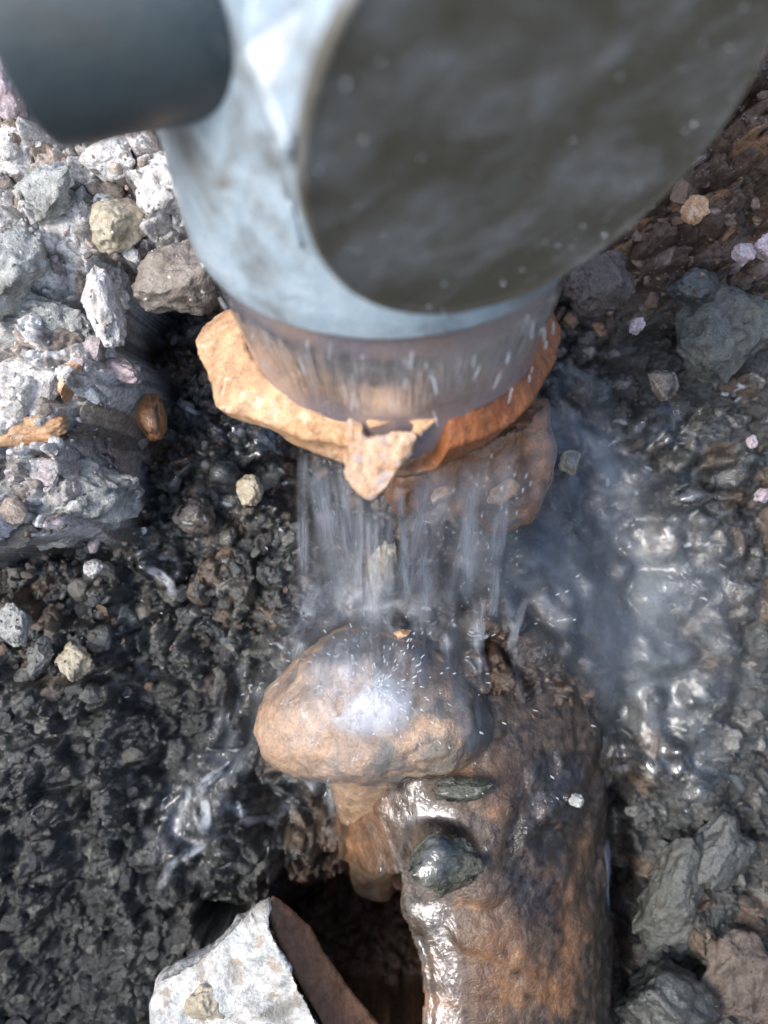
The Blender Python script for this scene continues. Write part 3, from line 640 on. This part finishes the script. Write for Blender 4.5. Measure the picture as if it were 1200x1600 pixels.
# ---------------------------------------------------------------- broken clay pipe running down the slope
def clay_pipe():
    A = np.array([.0437, 0, -.016]); rr = .066; ny = 330; nt_ = 300
    vv = np.linspace(.005, -.36, ny); th = np.linspace(R(-30), R(210), nt_)
    TH_, VV = np.meshgrid(th, vv, indexing='xy')
    def surf(r): return np.stack([A[0]+r*np.cos(TH_), VV, A[2]+r*np.sin(TH_)], -1)
    q = surf(rr)
    bmpn = .0028*fbm(q, 26, 4, 5)+.0008*fbm(q, 120, 4, 6)+.0016*sstep(.05, .4, fbm(q, 45, 3, 8))
    mud = sstep(.1, .5, np.cos(TH_)*1.2+fbm(q, 30, 3, 12)-.1)
    sink = 1-sstep(-.01, .125, -VV)
    q = surf(rr*(1-.12*sink)-.002*sink+bmpn*(1+.8*sink)+.003*mud*(.5+fbm(q, 70, 4, 13)))
    q[..., 2] += .13*np.maximum(-.10-VV, 0)-.030*sink
    d = D-q[..., 2]; X = 600+F*q[..., 0]/d; Y = 800-F*q[..., 1]/d
    hole = [(380, 1372), (430, 1352), (500, 1344), (560, 1350), (606, 1392), (632, 1440), (654, 1500), (664, 1545), (655, 1600), (640, 1700), (300, 2200), (300, 1372)]
    # follow the jagged edge with noise
    jx = 7*fbm(np.stack([X/22, Y/22, X*0], -1), 1, 3, 21)
    hm = poly_mask(X+jx, Y+jx, hole, 1.0) > .5
    hm |= (np.cos(TH_) < -.55) & (Y > 1366)
    fc = grid_faces(ny, nt_)[:, ::-1]; keep = ~hm.ravel()[fc].any(1)
    md = sstep(-.12, .12, fbm(q, 34, 5, 71, .6)+.35*fbm(q, 12, 2, 72)+.16*np.cos(TH_)+.34)
    bare = blob(X, Y, 770, 1500, 75, 120, 3)+blob(X, Y, 560, 1290, 60, 90, 3)+.8*blob(X, Y, 750, 1220, 70, 60)
    md = np.clip(md-bare*.6+.5*sstep(860, 930, X)+.7*sstep(1200, 1080, Y), 0, 1)
    return q.reshape(-1, 3), fc[keep], md.ravel()
pv, pf, pmud = clay_pipe()
used = np.unique(pf); mp_ = -np.ones(len(pv), int); mp_[used] = np.arange(len(used))
n_chk = np.cross(pv[pf[:, 1]]-pv[pf[:, 0]], pv[pf[:, 2]]-pv[pf[:, 0]])[:, 2].mean()
if n_chk < 0: pf = pf[:, ::-1]
pipe = mesh_obj('clay_pipe', pv[used], mp_[pf], M_pipemud, attrs={'mud': pmud[used]})
pipe.data.materials.append(M_inner); pipe.data.materials.append(M_inner)
sm = pipe.modifiers.new('wall', 'SOLIDIFY'); sm.thickness = .010; sm.material_offset = 1; sm.material_offset_rim = 0; sm.use_even_offset = False
# keep the outer skin where it is: thicken inwards

tag(pipe, 'old muddy brown clay pipe running down the slope, broken open on its left side', 'clay pipe')

sh = solid('pipe_wall_shard', [(424, 1398, .052), (446, 1412, .050), (482, 1446, .047), (506, 1486, .046), (548, 1545, .045), (600, 1612, .044), (640, 1700, .044), (540, 1700, .052), (505, 1604, .056), (470, 1540, .057), (436, 1472, .056), (420, 1430, .055)], .03, M_inner, .0011, [(.02, .0015, 3), (.004, .0005, 3)], 12, taper=-.1)
tag(sh, 'curved brown shard of broken pipe wall leaning beside the dark hole', 'clay shard')
sh = solid('mortar_rock', [(425, 1400, .060), (420, 1440, .064), (436, 1480, .068), (470, 1545, .068), (505, 1610, .068), (540, 1720, .068), (230, 1720, .058), (243, 1600, .056), (240, 1568, .056), (254, 1532, .055), (300, 1502, .058), (332, 1482, .060), (372, 1432, .060)], .05, M_white, .0013, [(.03, .006, 4), (.008, .0022, 4), (.002, .0006, 3)], 14)
tag(sh, 'large white crusty rock at the bottom edge beside the broken clay pipe', 'rock')
inc = S('clay_chip', 'round buff stone set in the face of the large white crusty rock', 'clay chip', 322, 1572, 34, 30, M_yellow, n=.064, seed=60, facets=3, depth=.5)
S('pebble', 'black green lumpy stone lying across the muddy clay pipe', 'stone', 686, 1352, 76, 48, M_moss, n=.064, rot=6, seed=61, depth=.45, noise=.2)
S('pebble', 'small dark stone on the pipe tucked under the rounded clay hump', 'stone', 722, 1233, 60, 22, M_moss, n=.060, rot=8, seed=62, depth=.5)
S('pebble', 'small pale grey stone on the mud right of the dark pebbly stone', 'stone', 902, 1252, 12, 14, M_grey, n=.05, seed=63, depth=.6)

# ---------------------------------------------------------------- loose gravel scattered on the slope (nobody could count it)
bpy.context.view_layer.update(); dgx = bpy.context.evaluated_depsgraph_get()
def scatter(name, count, regions, seed, smin, smax, sub, label, cast=True):
    rng = np.random.default_rng(seed); bv, bf = ico(sub); nb = len(bv)
    V = []; Cc = []; Wt = []; Fc = []; got = 0
    while got < count:
        u = rng.uniform(-.215, .215); v = rng.uniform(-.28, .28)
        z = float(gnd(np.array([u]), np.array([v]))[0])
        if cast:
            hh = sc.ray_cast(dgx, Vector(W([u, v, .115])), Vector(-UN))
            if hh[0] and hh[4].name.split('.')[0] in ('rubble_rock', 'concrete_lump', 'brick_piece', 'soil_lump') and rng.random() < .5: z = float(np.dot(np.array(hh[1]), UN))
        d = D-z; X = 600+F*u/d; Y = 800-F*v/d
        kind, dn = regions(X, Y)
        if rng.random() > dn: continue
        s = smin*(smax/smin)**(rng.random()**2.2)
        w = bv*(1+.22*rng.normal(size=(nb, 1))*(.5 if sub > 1 else 1)) if sub < 2 else bv*(1+.35*fbm(bv+rng.uniform(0, 50), 1.2, 2, 7))[:, None]
        for k in range(5):
            nn = rng.normal(size=3); nn /= np.linalg.norm(nn); h = rng.uniform(.5, .85); w = w-np.maximum(w@nn-h, 0)[:, None]*nn
        w = w*np.array([1, rng.uniform(.6, 1), rng.uniform(.45, .8)])
        q, _ = np.linalg.qr(rng.normal(size=(3, 3))*np.array([1, 1, .5])+np.eye(3)*1.2); w = w@q.T*s+np.array([u, v, z+s*rng.uniform(-.25, .3)])
        V.append(w); Fc.append(bf+got*nb)
        c = PAL[kind][rng.integers(len(PAL[kind]))]; c = np.array(c)*rng.uniform(.7, 1.25)
        Cc.append(np.tile(c, (nb, 1))); Wt.append(np.full(nb, 0.08 if kind == 'dry' else rng.uniform(.6, 1)))
        got += 1
    o = mesh_obj(name, np.concatenate(V), np.concatenate(Fc), M_gravel, smooth=(sub < 2), attrs={'col': np.concatenate(Cc), 'wet': np.concatenate(Wt)})
    return tag(o, label, 'gravel', kind='stuff')
PAL = {'dry': [(.6, .58, .54), (.75, .74, .72), (.45, .43, .4), (.48, .38, .3), (.8, .79, .78), (.62, .54, .54), (.26, .22, .19)],
       'wet': [(.07, .072, .064), (.10, .10, .088), (.05, .054, .05), (.12, .095, .07), (.08, .094, .094), (.15, .145, .125), (.12, .075, .045), (.035, .035, .032)],
       'black': [(.02, .023, .022), (.034, .038, .037), (.014, .014, .014), (.05, .05, .045), (.09, .09, .075)],
       'brown': [(.10, .065, .045), (.15, .10, .07), (.06, .04, .03), (.20, .12, .07), (.28, .2, .15)]}
rr_ = random.Random(4)
def region(X, Y):
    X += rr_.gauss(0, 18); Y += rr_.gauss(0, 18)
    if -60 > X or X > 1260 or Y < -60 or Y > 1660: return 'wet', 0
    ins = (X < 352 and Y < 500) or (X < 225 and Y < 850)
    if ins: return 'dry', .5
    if 300 < X < 700 and Y > 1345: return 'black', 0
    if X < 450 and Y > 1060: return 'black', .22
    if X > 860 and Y < 500: return 'brown', .8
    if 470 < X < 950 and Y > 1150: return 'brown', .0
    if 480 < X < 960 and 560 < Y < 1150: return 'brown', .12
    if X > 870: return 'wet', .35
    return 'wet', 1
scatter('gravel', 2600, region, 11, .0016, .0075, 2, 'loose wet gravel and stone chips strewn over the dug slope', cast=False)
scatter('fine_gravel', 8000, region, 12, .0006, .0017, 1, 'fine wet grit between the larger stones of the slope')

# ---------------------------------------------------------------- running water
bpy.context.view_layer.update()
dg_ = bpy.context.evaluated_depsgraph_get()
def drop_n(L, top=.10):
    """height of whatever lies under each point, looking straight into the slope"""
    o = np.asarray(L, float).copy(); sh_ = o.shape[:-1]; o = o.reshape(-1, 3); out = np.empty(len(o)); dr = Vector(-UN)
    for i, p in enumerate(o):
        p2 = W([p[0], p[1], top]); h = sc.ray_cast(dg_, Vector(p2), dr)
        out[i] = np.dot(np.array(h[1]), UN) if h[0] else 0.
    return out.reshape(sh_)
def spline(pts, m):
    pts = np.array(pts, float); n = len(pts); t = np.linspace(0, n-1, m); i = np.clip(t.astype(int), 0, n-2); f = (t-i)[:, None]
    p0 = pts[np.clip(i-1, 0, n-1)]; p1 = pts[i]; p2 = pts[i+1]; p3 = pts[np.clip(i+2, 0, n-1)]
    return .5*((2*p1)+(-p0+p2)*f+(2*p0-5*p1+4*p2-p3)*f*f+(-p0+3*p1-3*p2+p3)*f**3)
def blur(a, k):
    for _ in range(k):
        b = np.pad(a, 1, mode='edge'); a = (b[:-2, 1:-1]+b[2:, 1:-1]+b[1:-1, :-2]+b[1:-1, 2:]+b[1:-1, 1:-1]*2)/6
    return a
def ribbon(path, m, k, seed=0, wave=.0006, bow=.0, fade=.35):
    """path in slope coordinates (u, v, n, half width)"""
    c = spline(path, m); tn = np.gradient(c[:, :2], axis=0); tn /= np.linalg.norm(tn, axis=1)[:, None]+1e-12
    cr = np.stack([-tn[:, 1], tn[:, 0]], -1); t = np.linspace(-1, 1, k)
    V = np.zeros((m, k, 3)); V[..., :2] = c[:, None, :2]+cr[:, None]*(t[None, :, None]*c[:, 3][:, None, None]); V[..., 2] = c[:, None, 2]-bow*(t**2)[None]*c[:, 3][:, None]
    s = np.concatenate([[0], np.cumsum(np.linalg.norm(np.diff(c[:, :3], axis=0), axis=1))])
    UVm = np.stack([np.broadcast_to(t[None]*c[:, 3].mean(), (m, k))*100+seed*13.1, np.broadcast_to(s[:, None], (m, k))*100], -1)
    e = (1-np.abs(t)**2.2)[None]*np.ones((m, 1)); yy = np.linspace(0, 1, m)[:, None]; e = e*sstep(0, fade*.5, yy)*sstep(1, 1-fade, yy)
    e = np.clip(e*(1+.8*fbm(np.concatenate([UVm*.35, UVm[..., :1]*0+seed], -1), 1, 3, seed)), 0, 1)
    return V, UVm, e
def water_sheet(name, path, m, k, mat, seed=0, drape=True, lift=.0012, sm=6, wave=.0008, label=None, cat=None, fade=.35, top=.10, bow=0.):
    if drape:
        path = [tuple(on_ground(x, y))[:0]+tuple(P(x, y, n)[:2])+(n, w*(D-n)/F) for x, y, n, w in path]
    V, UVm, e = ribbon(path, m, k, seed, fade=fade, bow=bow)
    if drape:
        raw = drop_n(V, top); n = blur(raw, sm); V[..., 2] = np.maximum(n, raw-.0015)+lift
        V[..., 2] = blur(V[..., 2], 2)
        gz = np.abs(np.gradient(V[..., 2], axis=0))+np.abs(np.gradient(V[..., 2], axis=1)); e = e if mat is MW_mist else e*sstep(.016, .009, np.abs(V[..., 2]-raw))*sstep(.009, .005, gz)
    V[..., 2] += wave*fbm(np.concatenate([UVm*np.array([1.5, .8]), UVm[..., :1]*0+seed], -1), 1, 3, seed+3)
    o = mesh_obj(name, V.reshape(-1, 3), grid_faces(m, k), mat, uv=UVm.reshape(-1, 2), attrs={'edge': e.ravel()})
    return tag(o, label, cat, kind='stuff')
MW_fall = water_mat('falling_water_skin', (.80, .87, .95), .62, .34, .70, 3.2, .22, 1.6, 2.2, .0016)
MW_mist = water_mat('spray_skin', (.78, .84, .90), .33, .32, .75, .55, .16, .6, 2.0, .0010, rough=.3)
MW_pool = water_mat('pool_skin', (.7, .78, .84), .05, .6, .9, .9, .6, 7.0, 2.2, .0015, rough=.07)
MW_flow = water_mat('running_water_skin', (.52, .59, .65), .45, .36, .76, .9, .20, 2.2, 2.2, .0018)
MW_clear = water_mat('clear_water_skin', (.72, .80, .86), .18, .52, .74, 1.1, .9, 3.0, 2.0, .0026, rough=.05)
MW_foam_glint = water_mat('splash_glint_skin', (.88, .92, .97), .8, .40, .66, 1.3, .7, 1.8, 2.8, .0040)
def fall(px, py, n, w, h, seed, out=.10, drift=0., mat=None, name='falling_water'):
    p = P(px, py, n); pts = []
    for i in range(7):
        t = i/6*h; q = p-ZL*t-YL*out*math.sqrt(t*.01)+XL*drift*t; pts.append((q[0], q[1], q[2], w*(D-n)/F*(1+.25*i/6)))
    return water_sheet(name, pts, 90, 24, mat or MW_fall, seed, drape=False, wave=.0016, label='thin stream of falling water', cat='water', fade=.38)
for a_ in [(490, 700, .146, 22, .108), (512, 706, .144, 30, .116), (536, 708, .145, 13, .100), (474, 696, .142, 11, .094), (562, 765, .153, 8, .082), (578, 774, .155, 15, .100), (598, 768, .152, 20, .096), (622, 745, .150, 9, .085), (650, 716, .144, 16, .118), (676, 718, .143, 30, .110), (705, 716, .141, 13, .120), (734, 712, .136, 18, .104), (765, 700, .132, 10, .112), (795, 690, .130, 14, .088), (775, 880, .085, 9, .055), (822, 930, .08, 7, .055), (755, 930, .085, 6, .050)]:
    k_ = int(a_[0]) % 97; rz = random.Random(k_); pz = fall(*a_, seed=k_, out=rz.uniform(.02, .11), drift=rz.uniform(-.09, .09))
def flow(path, mat, seed, m=90, k=36, **kw): return water_sheet('running_water', path, m, k, mat, seed, label=None, cat=None, **kw)
# water skin on the plastic downpipe
def pipe_film(seed, d0, d1, h0, h1, mat, rad=.0554):
    th = np.linspace(R(d0), R(d1), 90); hh = np.linspace(h0, h1, 50); T, HH = np.meshgrid(th, hh, indexing='ij')
    r = rad+.0010*0-.0042*sstep(.036, .002, HH)+.0005*fbm(np.stack([T*14, HH*60, T*0], -1), 1, 3, seed)
    V = C0+AX*HH[..., None]+(r*np.cos(T))[..., None]*XL+(r*np.sin(T))[..., None]*YL
    UVm = np.stack([T*5.5+seed*9, -HH*100], -1); yy = (HH-h0)/(h1-h0); tt = (T-th[0])/(th[-1]-th[0])
    e = sstep(0, .25, yy)*sstep(1, .4, yy)*sstep(0, .15, tt)*sstep(1, .85, tt)
    return tag(mesh_obj('running_water', V.reshape(-1, 3), grid_faces(90, 50), mat, uv=UVm.reshape(-1, 2), attrs={'edge': e.ravel()}), kind='stuff')
pipe_film(1, 200, 345, .040, .000, water_mat('pipe_water_skin', (.66, .62, .66), .55, .40, .75, 4.5, .25, 1.5, 2.0, .0012))
# over the hump
flow([(500, 985, .06, 60), (480, 1050, .06, 60), (455, 1140, .06, 50), (440, 1210, .05, 40)], MW_flow, 21, top=.12)
flow([(600, 960, .06, 120), (585, 1030, .07, 130), (580, 1100, .07, 100), (580, 1165, .07, 60)], MW_foam_glint, 22, top=.12, lift=.0018)  # splash foam that also paints the hump's white highlight
flow([(450, 945, .04, 70), (520, 965, .05, 70), (600, 970, .05, 60), (690, 985, .05, 50)], MW_foam_glint, 23, top=.12, lift=.002)
flow([(700, 950, .05, 50), (720, 1030, .05, 40), (735, 1120, .05, 34), (750, 1200, .05, 20)], MW_flow, 24, top=.12)
flow([(400, 1000, .03, 40), (370, 1080, .03, 46), (345, 1180, .03, 46), (300, 1260, .03, 70), (260, 1330, .03, 70), (235, 1440, .03, 36)], MW_flow, 25)
flow([(330, 1230, .03, 50), (290, 1300, .03, 80), (270, 1360, .03, 80), (225, 1450, .03, 40)], MW_clear, 26, lift=.003, sm=14)
flow([(440, 1240, .02, 70), (420, 1290, .02, 70), (400, 1340, .02, 60)], MW_clear, 27, lift=.003, sm=14)
flow([(500, 1225, .03, 20), (508, 1270, .03, 22), (500, 1330, .03, 20)], MW_flow, 28)
# right-hand stream
flow([(872, 560, .06, 34), (905, 650, .04, 60), (950, 740, .04, 80), (1000, 850, .04, 90), (1060, 980, .04, 110), (1130, 1120, .03, 130), (1200, 1260, .03, 140)], MW_flow, 31, m=140, k=50, lift=.003, sm=10)
flow([(900, 540, .05, 30), (950, 600, .05, 46), (990, 700, .05, 60), (1060, 800, .05, 60)], MW_flow, 32, lift=.004, sm=10)
flow([(800, 840, .05, 80), (880, 920, .05, 90), (980, 1040, .04, 90), (1060, 1160, .03, 90), (1120, 1300, .03, 80)], MW_flow, 33, m=120, k=44, lift=.004, sm=10)
flow([(620, 820, .02, 90), (700, 860, .03, 90), (800, 900, .04, 80), (880, 1000, .04, 60)], MW_clear, 34, lift=.003, sm=12)
flow([(1000, 600, .05, 60), (1060, 660, .05, 110), (1080, 760, .05, 130), (1110, 880, .04, 120), (1150, 1000, .04, 110), (1170, 1150, .03, 100)], MW_clear, 35, m=150, k=70, lift=.0022, sm=4)
flow([(965, 1230, .02, 20), (975, 1330, .01, 26), (985, 1430, .01, 28), (990, 1510, .01, 30)], MW_clear, 36, lift=.004, sm=20)
flow([(160, 880, .04, 20), (220, 885, .04, 26), (275, 915, .04, 18)], MW_clear, 37, lift=.003, sm=20, k=24, m=40)
flow([(300, 600, .04, 60), (290, 700, .04, 70), (300, 800, .04, 80), (330, 900, .04, 80)], MW_clear, 38, lift=.001, sm=3, m=110, k=60)
# wet skin on the clay pipe
flow([(640, 1205, .05, 40), (655, 1270, .05, 62), (660, 1350, .05, 46)], MW_pool, 41, lift=.0022, sm=26, top=.12, wave=.0003, fade=.2)
flow([(670, 1395, .05, 36), (682, 1480, .05, 40), (684, 1600, .05, 38), (684, 1720, .05, 36)], MW_pool, 42, lift=.0022, sm=26, top=.12, wave=.0003, fade=.2)
flow([(860, 1180, .05, 60), (850, 1300, .05, 70), (800, 1450, .05, 60)], MW_clear, 43, lift=.0012, sm=6, top=.12)
# threads and lips of broken water, many lips white to paint glints
for q_ in [(500, 915, 470, 990, 440, 1090, 22), (520, 920, 520, 1000, 500, 1090, 18), (560, 915, 556, 990, 540, 1090, 16), (592, 915, 596, 1000, 596, 1085, 26), (650, 920, 660, 1000, 672, 1110, 20), (690, 915, 706, 1000, 716, 1120, 18), (730, 900, 752, 1000, 760, 1100, 14), (790, 900, 812, 1010, 828, 1130, 10)]:
    flow([(q_[0], q_[1], .05, q_[6]), (q_[2], q_[3], .06, q_[6]), (q_[4], q_[5], .06, q_[6]*.7)], MW_fall, int(q_[0]) % 89, m=60, k=16, lift=.0025, sm=10, top=.12, fade=.5)
rs_ = random.Random(9)
def lip(x, y, L, w, ang, curl, seed, mat=None):
    pts = []
    for i in range(5):
        t = i/4; a = R(ang+curl*t); pts.append((x, y, .04, w*(1-.3*abs(t-.5)))); x += math.cos(a)*L/4; y += math.sin(a)*L/4
    flow(pts, mat or MW_lip_glint, seed, m=26, k=9, lift=.0030, sm=8, wave=.001, fade=.4, top=.12)
MW_lip_glint = water_mat('water_lip_glint', (.82, .88, .94), .75, .34, .60, 1.6, 1.0, 3.0, 2.2, .0035, rough=.06)
for q_ in [(330, 1235, 90, 11, 150, -60), (262, 1265, 80, 13, 100, 10), (238, 1300, 80, 16, 95, -20), (290, 1290, 60, 13, 70, 60), (330, 1290, 70, 10, 60, -70), (300, 1370, 90, 9, 165, -45), (240, 1390, 70, 10, 110, 20), (350, 1330, 60, 9, 20, 50), (180, 872, 90, 11, 5, 30), (215, 890, 70, 10, 40, 10), (440, 1235, 80, 10, 30, 50), (498, 1240, 100, 9, 75, 30), (965, 1340, 150, 12, 85, -12), (985, 1400, 90, 9, 80, 30)]:
    lip(*q_, seed=int(q_[0]*7+q_[1]) % 91)
for i in range(100):  # most of these white ribbons paint glints, the last ones are splash
    if i >= 70: x, y = rs_.gauss(590, 90), rs_.gauss(965, 26)
    elif i < 44: x, y = rs_.uniform(960, 1195), rs_.uniform(570, 1200)
    elif i < 58: x, y = rs_.uniform(240, 450), rs_.uniform(600, 900)
    else: x, y = rs_.uniform(180, 420), rs_.uniform(1180, 1450)
    lip(x, y, rs_.uniform(10, 30), rs_.uniform(2, 4.5), rs_.uniform(-30, 60), rs_.uniform(-120, 120), i+200)
# soft spray spreading from the collar
fall(560, 712, .150, 95, .120, 61, mat=MW_mist, out=.09, drift=-.12)
fall(720, 712, .146, 100, .120, 65, mat=MW_mist, out=.04, drift=.15)
flow([(850, 600, .06, 60), (900, 720, .05, 120), (980, 860, .05, 170), (1070, 1000, .05, 190), (1150, 1180, .05, 200)], MW_mist, 62, m=80, k=40, lift=.006, sm=20, wave=.002)
flow([(560, 900, .05, 160), (570, 1010, .06, 190), (500, 1150, .06, 150), (400, 1280, .05, 110)], MW_mist, 63, m=70, k=40, lift=.006, sm=24, top=.12)
flow([(720, 800, .06, 120), (860, 900, .05, 130), (980, 1080, .05, 120)], MW_mist, 64, m=70, k=40, lift=.006, sm=24, top=.12)
# puddled patches caught between stones
for k_i, (x0, y0, x1, y1, w_) in enumerate([(1020, 640, 1090, 700, 34), (1100, 700, 1190, 770, 40), (1010, 760, 1100, 840, 40), (1060, 900, 1180, 960, 44), (960, 1180, 1040, 1260, 36), (1080, 1080, 1180, 1160, 50), (340, 640, 420, 720, 34), (300, 700, 360, 800, 30), (225, 1290, 235, 1400, 26), (330, 1300, 380, 1340, 34), (170, 870, 275, 920, 22), (120, 1060, 230, 1080, 20), (1060, 1200, 1150, 1260, 40)]):
    flow([(x0, y0, .04, w_), ((x0+x1)/2+8, (y0+y1)/2-6, .04, w_*1.2), (x1, y1, .04, w_)], MW_clear if k_i % 2 else MW_pool, 70+k_i, m=40, k=26, lift=.0028, sm=12, wave=.0012, fade=.3)

# drops flying off the streams and beads on the plastic
def drops(name, items, label):
    bv, bf = ico(2); V = []; Fc = []
    for i, (p, ax, r, L) in enumerate(items):
        ax = np.asarray(ax, float)/np.linalg.norm(ax); a, u, w = frame(ax); V.append(p+bv[:, :1]*u*r+bv[:, 1:2]*w*r+bv[:, 2:]*a*L); Fc.append(bf+i*len(bv))
    return tag(mesh_obj(name, np.concatenate(V), np.concatenate(Fc), M_drop), label, 'water', kind='stuff')
rg = np.random.default_rng(7); it = []
for i in range(230):
    x = rg.choice([500, 520, 580, 600, 660, 690, 720, 770, 820])+rg.normal(0, 16); p = P(x, rg.uniform(700, 740), rg.uniform(.13, .155)); h = rg.uniform(0, .10)
    p = p-ZL*h-YL*rg.uniform(0, .006); it.append((p, ZL+rg.normal(0, .04, 3), rg.uniform(.0001, .00022), rg.uniform(.0004, .0018)))
for i in range(40):
    a = R(rg.uniform(205, 330)); r = .0562; p = C0+AX*rg.uniform(.0, .038)+XL*r*math.cos(a)+YL*r*math.sin(a); it.append((p, AX+rg.normal(0, .15, 3), rg.uniform(.0002, .0004), rg.uniform(.001, .004)))
for i in range(330):
    a = rg.uniform(0, 6.28); rad = rg.exponential(.022); p = P(590, 1060, .06)+np.array([math.cos(a)*rad*1.3, math.sin(a)*rad, rg.uniform(.004, .03)]); it.append((p, [math.cos(a), math.sin(a), .4], rg.uniform(.00015, .0004), rg.uniform(.0004, .0014)))
drops('water_drops', it, 'small drops flying off the falling water')
it = []; cx, ca_, cb_ = frame(CN)
for i in range(170):
    a = rg.uniform(0, 6.28); r = .0495*math.sqrt(rg.random()); p = CC+ca_*r*math.cos(a)+cb_*r*math.sin(a)+cx*.0004
    s_ = rg.choice([.0001, .00016, .00028, .00045], p=[.5, .32, .14, .04]); it.append((p, ca_+cb_*rg.normal(), s_, s_*rg.uniform(1, 1.6)))
drops('water_beads', it, 'tiny beads of water on the round plastic cap')

flow([(560, 1075, .07, 44), (580, 1100, .07, 70), (584, 1130, .07, 66), (586, 1155, .07, 40)], water_mat('white_highlight', (.92, .95, 1), 1.0, .30, .52, 1.6, 1.2, 1.4, 3, .004), 51, top=.12, lift=.0025, m=40, k=30)  # milky white sheet paints the bright highlight on the hump
def join_all(nm, label, cat):
    obs = [o for o in col.objects if o.name.split('.')[0] == nm]
    with bpy.context.temp_override(active_object=obs[0], object=obs[0], selected_objects=obs, selected_editable_objects=obs): bpy.ops.object.join()
    tag(obs[0], label, cat, kind='stuff')
join_all('falling_water', 'streams of falling water dropping from the broken clay collar', 'water')
join_all('running_water', 'running water and painted white glints over the wet gravel, the clay hump and the pipe', 'water')
